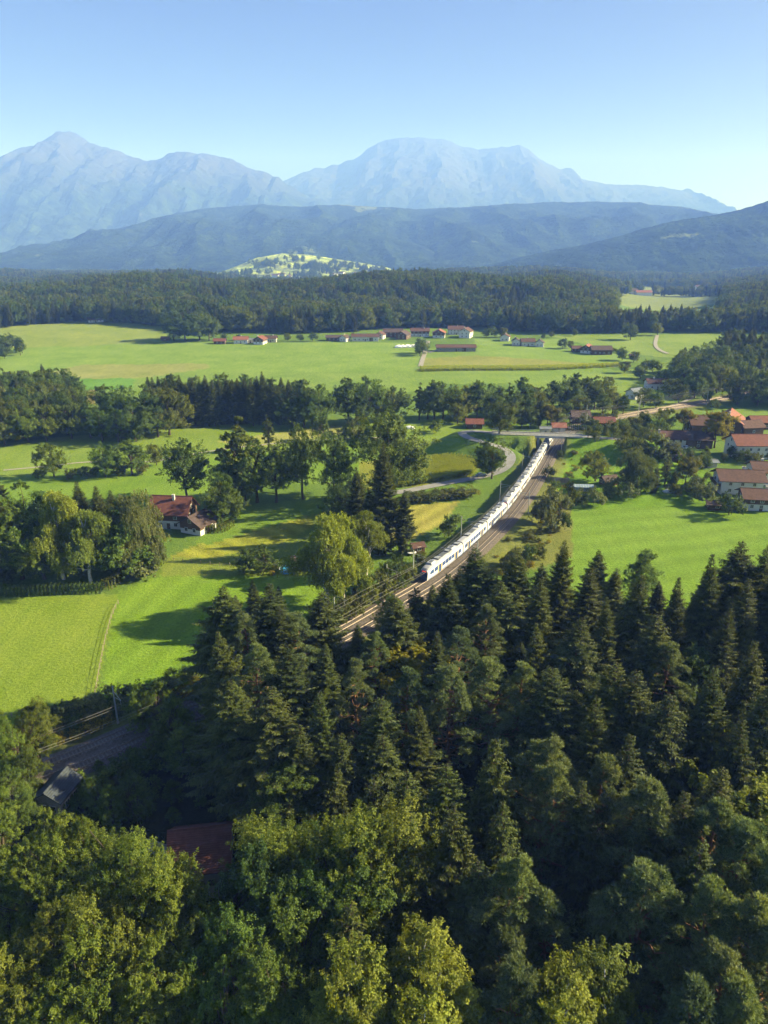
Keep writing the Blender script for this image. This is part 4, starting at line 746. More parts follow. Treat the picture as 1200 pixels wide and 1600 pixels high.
# woodland beyond the right edge of the picture whose shade falls into it
X, Y = jitter(60, 210, 20, 150, 6.5); ok = (X > 0.60 * Y + 18) & (X < 0.60 * Y + 70) & (Y > 84)
mass('woodland', 'near wood going on past the lower right edge', np.stack([X[ok], Y[ok]], 1), ['sp1', 'sp2', 'pi1', 'sp5', 'pi2'], 18, 26, 4)
# ================================================================== the railway
M_BALLAST = simple('ballast_stone', (0.105, 0.088, 0.078), 0.95, 0.45, 2.2, bump=0.8, bscale=9.0); M_RAIL = simple('rail_steel', (0.26, 0.21, 0.18), 0.5, 0.3, 4.0, metal=0.6); M_SLEEPER = simple('sleeper_concrete', (0.155, 0.14, 0.125), 0.9, 0.25, 2.0)
M_CONC = simple('concrete', (0.42, 0.41, 0.39), 0.9, 0.22, 0.8, bump=0.3); M_ASPH = simple('asphalt', (0.20, 0.20, 0.205), 0.92, 0.15, 0.4, bump=0.2); M_GRAVEL = simple('pale_gravel', (0.25, 0.235, 0.205), 0.95, 0.2, 0.6); M_MAST = simple('mast_grey', (0.30, 0.33, 0.31), 0.6, 0.2, 2.0)
M_WOODP = simple('weathered_wood', (0.24, 0.20, 0.15), 0.9, 0.3, 3.0); M_COPPER = simple('wire', (0.25, 0.24, 0.22), 0.5, 0.1); M_CERAM = simple('insulator', (0.42, 0.30, 0.24), 0.4, 0.2)
def offset(L, N, d): return L + N * d
def ribbon(mb, L, N, cols, mat):
    """strip along L with columns (sideways offset, height)"""
    n = len(L); base = len(mb.v); k = len(cols)
    for i in range(n):
        for d, z in cols: mb.v.append((L[i, 0] + N[i, 0] * d, L[i, 1] + N[i, 1] * d, z))
    m = mb.mi(mat)
    for i in range(n - 1):
        for j in range(k - 1):
            a = base + i * k + j; mb.f.append((a, a + 1, a + k + 1, a + k)); mb.m.append(m)
mb = MB(); ribbon(mb, TRL, NRM, [(-3.6, -0.5), (-1.9, 0.32), (0, 0.36), (2.1, 0.24), (4.2, 0.36), (6.1, 0.32), (7.9, -0.5)], M_BALLAST)
o = mb.build('ballast_bed', smooth=True); o['kind'] = 'structure'; o['label'] = 'brown ballast bed under the two tracks'
def track(off, label):
    e = empty('railway_track', (float(TRL[0, 0]), float(TRL[0, 1]), 0), 0, label, 'track'); ox, oy = e.location.x, e.location.y; L = TRL - np.array([ox, oy])
    for s in (-0.75, 0.75):
        m = MB(); d = off + s; ribbon(m, L, NRM, [(d - 0.075, 0.40), (d - 0.045, 0.44), (d - 0.04, 0.56), (d + 0.04, 0.56), (d + 0.045, 0.44), (d + 0.075, 0.40)], M_RAIL); m.build('rail', e)
    m = MB(); ss = np.arange(0, TRS[-1], 0.66); X = np.interp(ss, TRS, L[:, 0]); Y = np.interp(ss, TRS, L[:, 1]); NX = np.interp(ss, TRS, NRM[:, 0]); NY = np.interp(ss, TRS, NRM[:, 1])
    for x, y, nx, ny in zip(X, Y, NX, NY):
        x += nx * off; y += ny * off; t = (-ny, nx); c = []
        for z in (0.30, 0.41):
            for a, b in ((-1.3, -0.13), (1.3, -0.13), (1.3, 0.13), (-1.3, 0.13)): c.append((x + nx * a + t[0] * b, y + ny * a + t[1] * b, z))
        m.hexa(c, M_SLEEPER)
    so = m.build('sleeper_bed', e); so['kind'] = 'stuff'
track(0.0, 'railway track the train stands on'); track(4.2, 'empty railway track to the right of the train')
m = MB(); i0, i1 = [int(np.argmin(np.hypot(TRL[:, 0] - p[0], TRL[:, 1] - p[1]))) for p in (PZ(552, 966, 0.5), PZ(622, 931, 0.5))]
ribbon(m, TRL[i0:i1], NRM[i0:i1], [(-4.6, -0.4), (-4.6, 0.22), (-3.9, 0.22), (-3.9, -0.2)], M_CONC); tag(m.build('cable_trough'), 'pale concrete cable trough left of the empty rails below the birch', 'cable trough')
def at_s(s, off=0.0, z=0.0):
    x = np.interp(s, TRS, TRL[:, 0]); y = np.interp(s, TRS, TRL[:, 1]); nx = np.interp(s, TRS, NRM[:, 0]); ny = np.interp(s, TRS, NRM[:, 1])
    return (float(x + nx * off), float(y + ny * off), z)
PXS = np.array([proj(p[0], p[1], 0.55)[0] for p in TRL])
def s_at(px): return float(np.interp(px, PXS, TRS))
# ------------------------------------------------------------------ the train
M_WHITE = simple('train_white', (0.58, 0.60, 0.65), 0.35, 0.05, 0.8, spec=0.5); M_BLUE = simple('train_blue', (0.030, 0.075, 0.21), 0.3, 0.1, 1.0, spec=0.5); M_YELLOW = simple('train_yellow', (0.72, 0.50, 0.10), 0.4, 0.08); M_GLASSB = simple('blue_glass', (0.045, 0.085, 0.24), 0.08, 0.25, 0.7, spec=0.9)
M_ROOFG = simple('train_roof', (0.30, 0.31, 0.34), 0.6, 0.15, 1.0); M_BOXD = simple('roof_equipment', (0.10, 0.11, 0.13), 0.6, 0.3, 1.5); M_BOXL = simple('roof_cover', (0.38, 0.40, 0.44), 0.5, 0.12, 1.2); M_UNDER = simple('underframe', (0.05, 0.05, 0.055), 0.8, 0.2); M_BELLOW = simple('bellows', (0.06, 0.06, 0.07), 0.8, 0.2); M_SKIRT = simple('train_skirt', (0.20, 0.27, 0.48), 0.4, 0.08)
M_LED, _nt, _b = newmat('destination_display'); _b.inputs['Base Color'].default_value = (0.12, 0.01, 0.01, 1); _b.inputs['Emission Color'].default_value = (1.0, 0.06, 0.03, 1); _b.inputs['Emission Strength'].default_value = 0.25
SEC = [(-1.28, 0.30), (-1.38, 0.75), (-1.41, 1.3), (-1.41, 2.75), (-1.30, 3.40), (-0.95, 3.80), (-0.4, 3.92), (0.4, 3.92), (0.95, 3.80), (1.30, 3.40), (1.41, 2.75), (1.41, 1.3), (1.38, 0.75), (1.28, 0.30)]
CARM = {}
def car_meshes(L, nose):
    if (L, nose) in CARM: return CARM[(L, nose)]
    D = {}; a = L / 2; st = [(-a + 0.25, 1, 1, 0), (a - 0.25, 1, 1, 0)] if not nose else [(-a + 0.25, 1, 1, 0), (a - 3.2, 1, 1, 0), (a - 1.9, 0.97, 0.965, 0), (a - 0.8, 0.90, 0.88, 0), (a - 0.25, 0.84, 0.76, 0.0)]
    m = MB(); k = len(SEC)
    for x, w, hh, _ in st:
        for y, z in SEC: m.v.append((x + (0.0 if not nose or x < a - 2 else (1 - (z / 3.9)) * 0.45 * (x > a - 1)), y * w, 0.30 + (z - 0.30) * hh))
    for i in range(len(st) - 1):
        for j in range(k - 1):
            b = i * k + j; mat = M_ROOFG if 4 <= j <= 8 else (M_SKIRT if j in (0, k - 2) else M_WHITE)
            if nose and i == len(st) - 2 and j not in (5, 6, 7): mat = M_WHITE
            m.f.append((b, b + 1, b + k + 1, b + k)[::-1]); m.m.append(m.mi(mat))
    m.f.append(tuple(range(k))); m.m.append(m.mi(M_BELLOW)); e = (len(st) - 1) * k
    m.f.append(tuple(e + k - 1 - j for j in range(k))); m.m.append(m.mi(M_BLUE if nose else M_BELLOW)); D['body'] = m.mesh('carriage', False)
    D['window'] = MB().box(-0.90, 0.90, -0.012, 0.012, 0, 1.15, M_GLASSB).mesh('window')
    d = MB(); d.box(-0.72, 0.72, -0.014, 0.014, 0, 2.25, M_BLUE); d.box(-0.55, -0.08, -0.022, 0.022, 0.95, 2.05, M_GLASSB); d.box(0.08, 0.55, -0.022, 0.022, 0.95, 2.05, M_GLASSB); D['door'] = d.mesh('door')
    D['pillar'] = MB().box(-0.16, 0.16, -0.013, 0.013, 0, 2.3, M_YELLOW).mesh('door_pillar')
    b1 = MB(); b1.hexa([(-1.3, -0.92, 0), (1.3, -0.92, 0), (1.3, 0.92, 0), (-1.3, 0.92, 0), (-1.15, -0.72, 0.42), (1.15, -0.72, 0.42), (1.15, 0.72, 0.42), (-1.15, 0.72, 0.42)], M_BOXL); b1.box(-0.85, 0.85, -0.5, 0.5, 0.42, 0.47, M_BOXD); D['cover'] = b1.mesh('roof_unit')
    b2 = MB(); b2.box(-0.7, 0.7, -0.85, 0.85, 0, 0.3, M_BOXD)
    for q in (-0.45, 0, 0.45): b2.box(q - 0.12, q + 0.12, -0.6, 0.6, 0.30, 0.36, M_BOXL)
    D['vent'] = b2.mesh('roof_unit')
    g = MB(); g.box(-1.5, 1.5, -1.05, 1.05, 0.12, 0.55, M_UNDER)
    for x in (-0.95, 0.95):
        for y in (-0.78, 0.78): g.tube([(x, y - 0.07, 0.42), (x, y + 0.07, 0.42)], 0.42, M_UNDER, 12)
    D['bogie'] = g.mesh('bogie'); CARM[(L, nose)] = D; return D
def place_car(unit, L, nose, s, flip, panto=False):
    D = car_meshes(L, nose); pa = at_s(s - L * 0.36); pb = at_s(s + L * 0.36); c = ((pa[0] + pb[0]) / 2, (pa[1] + pb[1]) / 2); yaw = math.atan2(pb[1] - pa[1], pb[0] - pa[0]) + (0 if flip else math.pi)
    b = obj('carriage', D['body'], unit); b.location = (c[0] - unit.location.x, c[1] - unit.location.y, 0.58); b.rotation_euler = (0, 0, yaw)
    a = L / 2; hi = a - (3.6 if nose else 1.2); lo = -a + 1.2; dx = [lo + (hi - lo) * 0.2, lo + (hi - lo) * 0.80]
    for y in (-1, 1):
        for x in dx:
            obj('door', D['door'], b, (x, y * 1.424, 0.55))
            for q in (-0.95, 0.95): obj('door_pillar', D['pillar'], b, (x + q, y * 1.420, 0.52))
        for g0, g1 in ((lo + 0.2, dx[0] - 1.2), (dx[0] + 1.2, dx[1] - 1.2), (dx[1] + 1.2, hi)):
            n = max(1, int((g1 - g0) / 1.9)); w = (g1 - g0) / n
            if g1 - g0 < 0.7: continue
            for i in range(n): o = obj('window', D['window'], b, (g0 + (i + 0.5) * w, y * 1.418, 1.55)); o.scale = (w * 0.9 / 1.8, 1, 1.08)
    n = int((L - 3) / 3.1)
    for i in range(n):
        x = -a + 2.0 + i * 3.1 + (0.4 if i % 2 else 0)
        if x > a - (4.0 if nose else 1.4) or (panto and abs(x) < 2.2): continue
        obj('roof_unit', D['cover'] if i % 2 else D['vent'], b, (x, 0, 3.9))
    for x in (-a + 1.6, a - (3.4 if nose else 1.6)): obj('bogie', D['bogie'], b, (x, 0, -0.05))
    if nose:
        w = MB(); w.hexa([(a - 0.20, -0.92, 1.55), (a + 0.03, -0.92, 1.55), (a + 0.03, 0.92, 1.55), (a - 0.20, 0.92, 1.55), (a - 0.3, -0.80, 2.55), (a - 0.13, -0.80, 2.55), (a - 0.13, 0.80, 2.55), (a - 0.3, 0.80, 2.55)], M_GLASSB); w.build('windscreen', b)
        w = MB(); w.box(a - 0.30, a - 0.16, -0.62, 0.62, 2.62, 2.88, M_LED); w.build('destination_display', b)
        for y in (-0.85, 0.85):
            w = MB(); w.box(a - 0.1, a + 0.12, y - 0.16, y + 0.16, 0.98, 1.12, M_BOXL); w.build('headlight', b)
            w = MB(); sg = 1 if y > 0 else -1; w.poly([(a - 3.3, sg * 1.425, 1.55), (a - 1.9, sg * 1.39, 1.62), (a - 1.0, sg * 1.30, 2.0), (a - 1.9, sg * 1.375, 2.72), (a - 3.3, sg * 1.42, 2.75)][::sg], M_BLUE); w.build('cab_stripe', b)
        MB().box(a - 0.2, a + 0.45, -0.15, 0.15, 0.25, 0.5, M_UNDER).build('coupler', b)
    if panto:
        p = MB(); p.box(-1.6, 1.6, -0.7, 0.7, 3.92, 4.0, M_BOXD)
        for y in (-0.35, 0.35): p.tube([(-1.2, y, 4.0), (0.6, y * 0.8, 4.75), (-0.5, y * 0.4, 5.75)], 0.05, M_BOXD, 5)
        p.tube([(-0.5, -0.95, 5.75), (-0.5, 0.95, 5.75)], 0.05, M_BOXL, 5); p.build('pantograph', b)
S0 = s_at(661)
def train(s, lens, label, panto):
    p = at_s(s + sum(lens) / 2); e = empty('regional_train', (p[0], p[1], 0), 0, label, 'train', 'coupled units of one train')
    for i, L in enumerate(lens):
        first, last = i == 0, i == len(lens) - 1
        place_car(e, L, first or last, s + L / 2, last, i in panto); s += L
        if not last:
            q = at_s(s); t = at_s(s + 0.5); g = MB(); g.box(-0.5, 0.5, -1.2, 1.2, 0.9, 4.2, M_BELLOW); o = g.build('gangway', e); o.location = (q[0] - p[0], q[1] - p[1], 0); o.rotation_euler = (0, 0, math.atan2(t[1] - q[1], t[0] - q[0]))
    return s
s_ = train(S0, [22.0, 20.5, 22.0], 'front white and blue train unit with the red display at its nose', (0, 1))
train(s_ + 0.8, [19.0, 17.0, 17.0, 17.0, 17.0, 19.0], 'longer white train unit coupled behind the front one reaching the bridge', (1, 4))
# ------------------------------------------------------------------ masts and wires
def mast(s, side, label, hgt=8.6):
    off = -3.9 if side < 0 else 8.1; p = at_s(s, off); t = at_s(s + 1, off); yaw = math.atan2(t[1] - p[1], t[0] - p[0]); e = empty('catenary_mast', (p[0], p[1], hz(p[0], p[1]) - 0.2), yaw, label, 'mast', 'catenary masts along the line')
    m = MB(); m.box(-0.20, 0.20, -0.16, 0.16, 0, 0.7, M_CONC); m.hexa([(-0.15, -0.13, 0.7), (0.15, -0.13, 0.7), (0.15, 0.13, 0.7), (-0.15, 0.13, 0.7), (-0.09, -0.09, hgt), (0.09, -0.09, hgt), (0.09, 0.09, hgt), (-0.09, 0.09, hgt)], M_MAST); m.build('post', e)
    q = -1 if side < 0 else 1; m = MB(); m.tube([(0, 0, 7.6), (0, q * 3.9, 7.45)], 0.055, M_MAST, 5); m.tube([(0, 0, 6.2), (0, q * 3.6, 7.35)], 0.045, M_MAST, 5); m.tube([(0, q * 3.2, 7.3), (0, q * 3.7, 6.05)], 0.04, M_MAST, 5); m.build('bracket_arm', e)
    MB().tube([(0, q * 0.35, 7.58), (0, q * 0.75, 7.56)], 0.09, M_CERAM, 8).build('insulator', e)
for i, (px, sd, lab) in enumerate([(196, -1, 'mast on the verge beside the goldenrod'), (440, -1, 'mast left of the line behind the near spruces'), (541, -1, 'tall mast left of the rails in front of the pale birch'), (622, -1, 'mast just in front of the nose of the train'), (664, -1, 'mast beside the first carriage on its shaded side'), (705, 1, 'mast right of the tracks opposite the first train unit'), (738, -1, 'mast on the left above the middle of the train'), (790, 1, 'mast right of the tracks where the two units couple'),
                                  (797, -1, 'mast on the left above the second train unit'), (830, -1, 'mast on the left just before the bridge'), (848, 1, 'mast right of the tracks just before the bridge'), (893, 1, 'mast right of the tracks just beyond the bridge'), (925, -1, 'mast on the left of the bend beyond the bridge'), (978, 1, 'mast where the line bends to the right'), (1008, -1, 'mast beside the pale platform strip'), (1085, 1, 'mast far along the line near the right farms'), (1150, -1, 'mast farthest along the line at the right edge')]):
    mast(s_at(px), sd, lab)
ss = np.arange(s_at(60), s_at(1190), 6.0)
for off, side in ((0.0, 'train'), (4.2, 'empty')):
    for z0, sag, nm in ((6.05, 0.0, 'contact wire'), (7.45, 0.9, 'carrier wire')):
        m = MB(); m.tube([at_s(s, off, z0 - sag * (1 - (2 * ((s / 48.0) % 1) - 1) ** 2)) for s in ss], 0.022, M_COPPER, 3, cap=False); tag(m.build('overhead_wire'), 'thin %s strung above the %s track' % (nm, side), 'wire')
p = G(331, 1066); e = empty('utility_pole', p, 0, 'lone pale pole between the hay meadow and the spruces', 'pole'); MB().tube([(0, 0, -0.5), (0, 0, 8.5)], [0.16, 0.10], M_CONC, 8).build('shaft', e); MB().box(-0.9, 0.9, -0.06, 0.06, 8.0, 8.15, M_WOODP).build('cross_arm', e)
# ------------------------------------------------------------------ roads, lanes, bridge
def rnorm(L):
    t = np.gradient(L[:, :2], axis=0); t /= np.linalg.norm(t, axis=1)[:, None] + 1e-9; return np.stack([t[:, 1], -t[:, 0]], 1)
RN = rnorm(ROAD); m = MB(); base = 0
for i in range(len(ROAD)):
    for d in (-2.2, 2.2): m.v.append((ROAD[i, 0] + RN[i, 0] * d, ROAD[i, 1] + RN[i, 1] * d, ROAD[i, 2] + 0.03))
for i in range(len(ROAD) - 1): m.f.append((2 * i, 2 * i + 1, 2 * i + 3, 2 * i + 2)); m.m.append(m.mi(M_ASPH))
o = m.build('road', smooth=True); o['kind'] = 'structure'; o['label'] = 'grey lane winding down from the railway bridge'
def lane(pts, w, mat, label, name='path', lift=0.12):
    L = catmull([G(*p) for p in pts], 4.0); N = rnorm(L); m = MB()
    for i in range(len(L)):
        for k in range(3):
            d = (k - 1) * w / 2; x, y = L[i, 0] + N[i, 0] * d, L[i, 1] + N[i, 1] * d; m.v.append((x, y, hz(x, y) + lift))
    for i in range(len(L) - 1):
        for k in range(2): a = 3 * i + k; m.f.append((a, a + 1, a + 4, a + 3)); m.m.append(m.mi(mat))
    o = m.build(name, smooth=True); o['kind'] = 'structure'; o['label'] = label
lane([(657, 573), (661, 560), (666, 546), (669, 533)], 4.0, M_GRAVEL, 'pale lane up to the village', lift=0.35); lane([(1027, 524), (1024, 538), (1030, 547), (1044, 553)], 3.5, M_GRAVEL, 'pale lane on the far right field', lift=0.4)
lane([(5, 735), (70, 729), (140, 722), (230, 722), (262, 717), (330, 705), (420, 694), (520, 686), (600, 684)], 1.7, M_GRAVEL, 'pale field path across the left meadows'); lane([(900, 667), (950, 658), (1000, 648), (1055, 633), (1085, 620)], 3.0, M_GRAVEL, 'pale service road beside the line beyond the bridge', lift=0.25)
lane([(670, 551), (690, 547), (720, 549)], 5.0, M_GRAVEL, 'yard by the long barn', lift=0.35)
bx0, bx1 = PZ(772, 676, 7.2), PZ(908, 681, 7.2); L_ = math.hypot(bx1[0] - bx0[0], bx1[1] - bx0[1]); e = empty('road_bridge', (bx0[0], bx0[1], 0), math.atan2(bx1[1] - bx0[1], bx1[0] - bx0[0]), 'grey concrete road bridge crossing over the railway', 'bridge')
m = MB(); m.box(-1, L_ + 1, -3.4, 3.4, 6.35, 7.12, M_CONC); m.build('deck', e)
for y in (-3.2, 3.2):
    m = MB(); m.box(-1, L_ + 1, y - 0.25, y + 0.25, 7.12, 7.4, M_CONC); m.build('edge_beam', e)
    m = MB()
    for k in range(int(L_ / 1.6) + 2): m.box(-1 + k * 1.6 - 0.04, -1 + k * 1.6 + 0.04, y - 0.04, y + 0.04, 7.4, 8.4, M_MAST)
    for z in (7.85, 8.4): m.box(-1, L_ + 1, y - 0.05, y + 0.05, z - 0.05, z + 0.05, M_MAST)
    m.build('railing', e)
_pt = TRL[int(np.argmin(np.abs(TRL[:, 1] - bx0[1])))]; _dx = _pt[0] - bx0[0]
for q in (-5.2, 10.2): m = MB(); m.box(_dx + q - 0.55, _dx + q + 0.55, -2.6, 2.6, -0.6, 6.4, M_CONC); m.build('pier', e)
for x in (-1.6, L_ + 1.6): m = MB(); m.box(x - 1.2, x + 1.2, -3.6, 3.6, -1.0, 6.34, M_CONC); m.build('abutment', e)
# ================================================================== buildings
def tiles(name, col, var=0.35):
    m, nt, b = newmat(name); tc = nd(nt, 'ShaderNodeTexCoord'); wv = nd(nt, 'ShaderNodeTexWave', bands_direction='Z', i_Scale=1.6, i_Distortion=0.6, i_Detail=2.0); n1 = nd(nt, 'ShaderNodeTexNoise', i_Scale=0.9, i_Detail=7.0, i_Roughness=0.7)
    nt.links.new(tc.outputs['Object'], wv.inputs['Vector']); nt.links.new(tc.outputs['Object'], n1.inputs['Vector'])
    c = ramp(nt, n1.outputs[0], [(0.3, tuple(x * (1 - var) for x in col)), (0.7, tuple(x * (1 + var) for x in col))]); nt.links.new(mixc(nt, 0.35, c, ramp(nt, wv.outputs[0], [(0.0, (0.5, 0.5, 0.5)), (0.5, (1.1, 1.1, 1.1))]), 'MULTIPLY'), b.inputs['Base Color'])
    bp = nd(nt, 'ShaderNodeBump', i_Strength=0.5, i_Distance=0.06); nt.links.new(wv.outputs[0], bp.inputs['Height']); nt.links.new(bp.outputs[0], b.inputs['Normal']); b.inputs['Roughness'].default_value = 0.85; return m
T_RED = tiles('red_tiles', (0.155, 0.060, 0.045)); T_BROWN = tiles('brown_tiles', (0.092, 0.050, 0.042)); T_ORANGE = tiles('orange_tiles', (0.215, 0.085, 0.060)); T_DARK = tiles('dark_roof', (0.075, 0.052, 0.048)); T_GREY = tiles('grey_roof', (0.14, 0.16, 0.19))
T_SLATE = tiles('slate_roof', (0.045, 0.055, 0.07)); W_WHITE = simple('white_render', (0.62, 0.61, 0.60), 0.9, 0.10, 0.5); W_CREAM = simple('cream_render', (0.58, 0.54, 0.47), 0.9, 0.10, 0.5); W_WOOD = simple('dark_boards', (0.11, 0.065, 0.04), 0.9, 0.3, 1.5); W_GREY = simple('grey_boards', (0.26, 0.24, 0.22), 0.9, 0.3, 1.5)
M_PANE = simple('window_glass', (0.05, 0.06, 0.075), 0.12, 0.2, 1.0, spec=0.8); M_FRAME = simple('window_frame', (0.62, 0.60, 0.56), 0.6, 0.1)
HMESH = {}
def shared(key, fn):
    if key not in HMESH: HMESH[key] = fn()
    return HMESH[key]
def win_mesh(): m = MB(); m.box(-0.62, 0.62, -0.05, 0.05, 0, 1.35, M_FRAME); return m.mesh('window')
def pane_mesh(): m = MB(); m.box(-0.50, -0.04, -0.065, 0.065, 0.1, 1.25, M_PANE); m.box(0.04, 0.50, -0.065, 0.065, 0.1, 1.25, M_PANE); return m.mesh('pane')
def house(px, yb, yaw, L, W, eave, pitch, roof, wall, label, name='house', cat='house', upper=None, chim=1, wins=2, gwins=2, balcony=False, pane=True, hip=False, over=0.9, loc=None, group=None, gate=False):
    """gabled house: ridge along local x, foot at the photo pixel; yaw 0 shows the long side"""
    p = loc or G(px, yb); e = empty(name, (p[0], p[1], p[2] - 0.1), math.radians(yaw), label, cat, group); a, b = L / 2, W / 2; rid = eave + math.tan(math.radians(pitch)) * b
    m = MB(); up = upper is not None; ez = eave * (0.52 if up else 1.0)
    m.poly([(-a, -b, -1.5), (a, -b, -1.5), (a, -b, ez), (-a, -b, ez)], wall); m.poly([(a, b, -1.5), (-a, b, -1.5), (-a, b, ez), (a, b, ez)], wall)
    for s in (-1, 1):
        q = [(s * a, -s * b, -1.5), (s * a, s * b, -1.5), (s * a, s * b, ez), (s * a, -s * b, ez)]
        if not up: q = [(s * a, -s * b, -1.5), (s * a, s * b, -1.5), (s * a, s * b, eave), (s * a, 0, rid), (s * a, -s * b, eave)]
        m.poly(q, wall)
    m.build('wall', e)
    if up:
        m = MB(); c = 0.06; m.poly([(-a - c, -b - c, ez), (a + c, -b - c, ez), (a + c, -b - c, eave), (-a - c, -b - c, eave)], upper); m.poly([(a + c, b + c, ez), (-a - c, b + c, ez), (-a - c, b + c, eave), (a + c, b + c, eave)], upper)
        for s in (-1, 1): m.poly([(s * (a + c), -s * (b + c), ez), (s * (a + c), s * (b + c), ez), (s * (a + c), s * (b + c), eave), (s * (a + c), 0, rid), (s * (a + c), -s * (b + c), eave)], upper)
        m.poly([(-a - c, -b - c, ez), (-a - c, b + c, ez), (a + c, b + c, ez), (a + c, -b - c, ez)], upper); m.build('upper_wall', e)
    t = math.tan(math.radians(pitch)); o = over; th = 0.22; hx = b * 0.55 if hip else 0; m = MB(); rz = rid + 0.06
    for s in (-1, 1):
        lo = rz - t * (b + o); A = [(-a - o, s * (b + o), lo), (a + o, s * (b + o), lo), (a + o - hx, 0, rz), (-a - o + hx, 0, rz)]
        if s > 0: A = [A[1], A[0], A[3], A[2]]
        m.hexa(A + [(x, y, z + th) for x, y, z in A], roof)
    if hip:
        for s in (-1, 1): A = [(s * (a + o), -b - o, rz - t * (b + o)), (s * (a + o), b + o, rz - t * (b + o)), (s * (a + o - hx), 0, rz)]; m.poly([(x, y, z + th) for x, y, z in A][::s], roof)
    m.tube([(-a - o + hx, 0, rz + th), (a + o - hx, 0, rz + th)], 0.16, roof, 6); r = m.build('roof', e)
    rr_ = random.Random(label)
    for k in range(chim):
        cx = rr_.uniform(-a * 0.6, a * 0.6); cy = rr_.uniform(-b * 0.3, b * 0.3); q = MB(); q.box(cx - 0.4, cx + 0.4, cy - 0.35, cy + 0.35, rid - abs(cy) * t - 0.3, rid + 1.0, W_CREAM); q.box(cx - 0.5, cx + 0.5, cy - 0.45, cy + 0.45, rid + 1.0, rid + 1.14, M_CONC); q.build('chimney', r)
    wm = shared('win', win_mesh); pm = shared('pane', pane_mesh)
    def win(x, y, z, rz_):
        w = obj('window', wm, e, (x, y, z), rz_)
        if pane: obj('pane', pm, w)
    rows = [1.0] + ([eave * 0.5 + 0.7] if eave > 4.4 else []); c = 0.1
    for z in rows:
        for k in range(wins):
            x = -a + (k + 0.75) * L / (wins + 0.5)
            for s in (-1, 1): win(x, s * (b + c), z, 0)
    for z in rows + ([eave + 0.3] if rid - eave > 2.3 else []):
        n = gwins if z < eave else 1
        for k in range(n):
            y = 0 if n == 1 else -b + (k + 0.75) * W / (n + 0.5)
            for s in (-1, 1): win(s * (a + c), y, z, math.pi / 2)
    m = MB(); m.box(-0.55, 0.55, -b - 0.12, -b - 0.02, 0, 2.1, W_WOOD); o_ = m.build('door', e); MB().box(0.35, 0.45, -b - 0.2, -b - 0.12, 1.0, 1.1, M_FRAME).build('handle', o_)
    if gate: m = MB(); m.box(a * 0.3, a * 0.3 + 3.6, -b - 0.14, -b - 0.04, 0, 3.2, W_WOOD); m.build('barn_door', e)
    if balcony:
        for s in (-1,):
            m = MB(); m.box(s * a - 1.3, s * a, -b * 0.85, b * 0.85, eave * 0.5 - 0.12, eave * 0.5 + 0.05, W_WOOD); m.box(s * a - 1.34, s * a - 1.26, -b * 0.85, b * 0.85, eave * 0.5 + 0.05, eave * 0.5 + 1.0, W_WOOD)
            for y in (-b * 0.85, b * 0.85): m.box(s * a - 1.3, s * a, y - 0.04, y + 0.04, eave * 0.5 + 0.05, eave * 0.5 + 1.0, W_WOOD)
            m.build('balcony', e)
    return e
# left house by the oak
hl = house(273, 818, -6, 12.5, 10, 5.6, 40, T_RED, W_WHITE, 'white house with a weathered red tiled roof beside the oak', upper=W_WOOD, chim=1)
q = G(311, 828); house(311, 828, 66, 8.5, 8, 3.6, 32, T_DARK, W_WHITE, 'low gabled annex with dark boards right of the red roofed house', upper=W_WOOD, chim=0, wins=2, over=1.0)  # annex roof takes the dark tiles to stand in for the shade on it
# farms right of the line
house(1040, 697, -4, 15, 10, 5.0, 26, T_BROWN, W_WHITE, 'white farmhouse with brown roof in the middle of the right hamlet', chim=1, wins=4)
house(1084, 697, -4, 13, 11, 4.6, 26, T_DARK, W_WOOD, 'dark boarded barn joined to the white farmhouse', name='barn', cat='barn', chim=0, wins=1, gate=True)
house(1100, 676, -5, 17, 12, 5.6, 30, T_BROWN, W_WOOD, 'long dark barn behind the white farmhouse', name='barn', cat='barn', chim=0, wins=1); house(1137, 672, 62, 18, 13, 5.8, 32, T_ORANGE, W_WOOD, 'barn with a bright orange tiled roof on the right hill', name='barn', cat='barn', chim=1, wins=2)
house(1178, 712, -2, 22, 13, 6.6, 26, T_RED, W_CREAM, 'large cream house with red roof and a row of wide windows', chim=0, wins=6); house(1190, 668, 0, 14, 9, 4.0, 26, T_RED, W_WOOD, 'small red roofed barn at the right edge above the cream house', name='barn', cat='barn', chim=0, wins=1); house(1168, 676, 10, 11, 9, 4.0, 28, T_BROWN, W_WOOD, 'brown roofed shed between the orange barn and the cream house', name='barn', cat='barn', chim=0, wins=1)
house(1150, 766, -8, 15, 11, 5.8, 24, T_BROWN, W_WHITE, 'white house with a balcony and brown roof above the right meadow', balcony=True, chim=2, wins=3, over=1.3); house(1195, 752, -8, 12, 11, 5.6, 24, T_BROWN, W_WHITE, 'brown roofed wing behind the balcony house', chim=1, wins=2, over=1.2)
house(1182, 792, -10, 11, 9, 4.8, 24, T_BROWN, W_WHITE, 'lowest house on the right with dark boards over white walls', upper=W_WOOD, chim=1, wins=3, over=1.2); house(1118, 795, -10, 6, 4, 2.3, 20, T_DARK, W_WOOD, 'dark garden shed in the shade below the balcony house', name='shed', cat='shed', chim=0, wins=1)
house(950, 757, 20, 5.5, 4.5, 2.4, 30, T_DARK, W_WOOD, 'small dark hut between the garden trees', name='shed', cat='shed', chim=0, wins=1); house(1100, 728, -5, 9, 5, 2.4, 10, T_GREY, W_CREAM, 'flat grey carport in the garden by the yellow tree', name='carport', cat='carport', chim=0, wins=1)
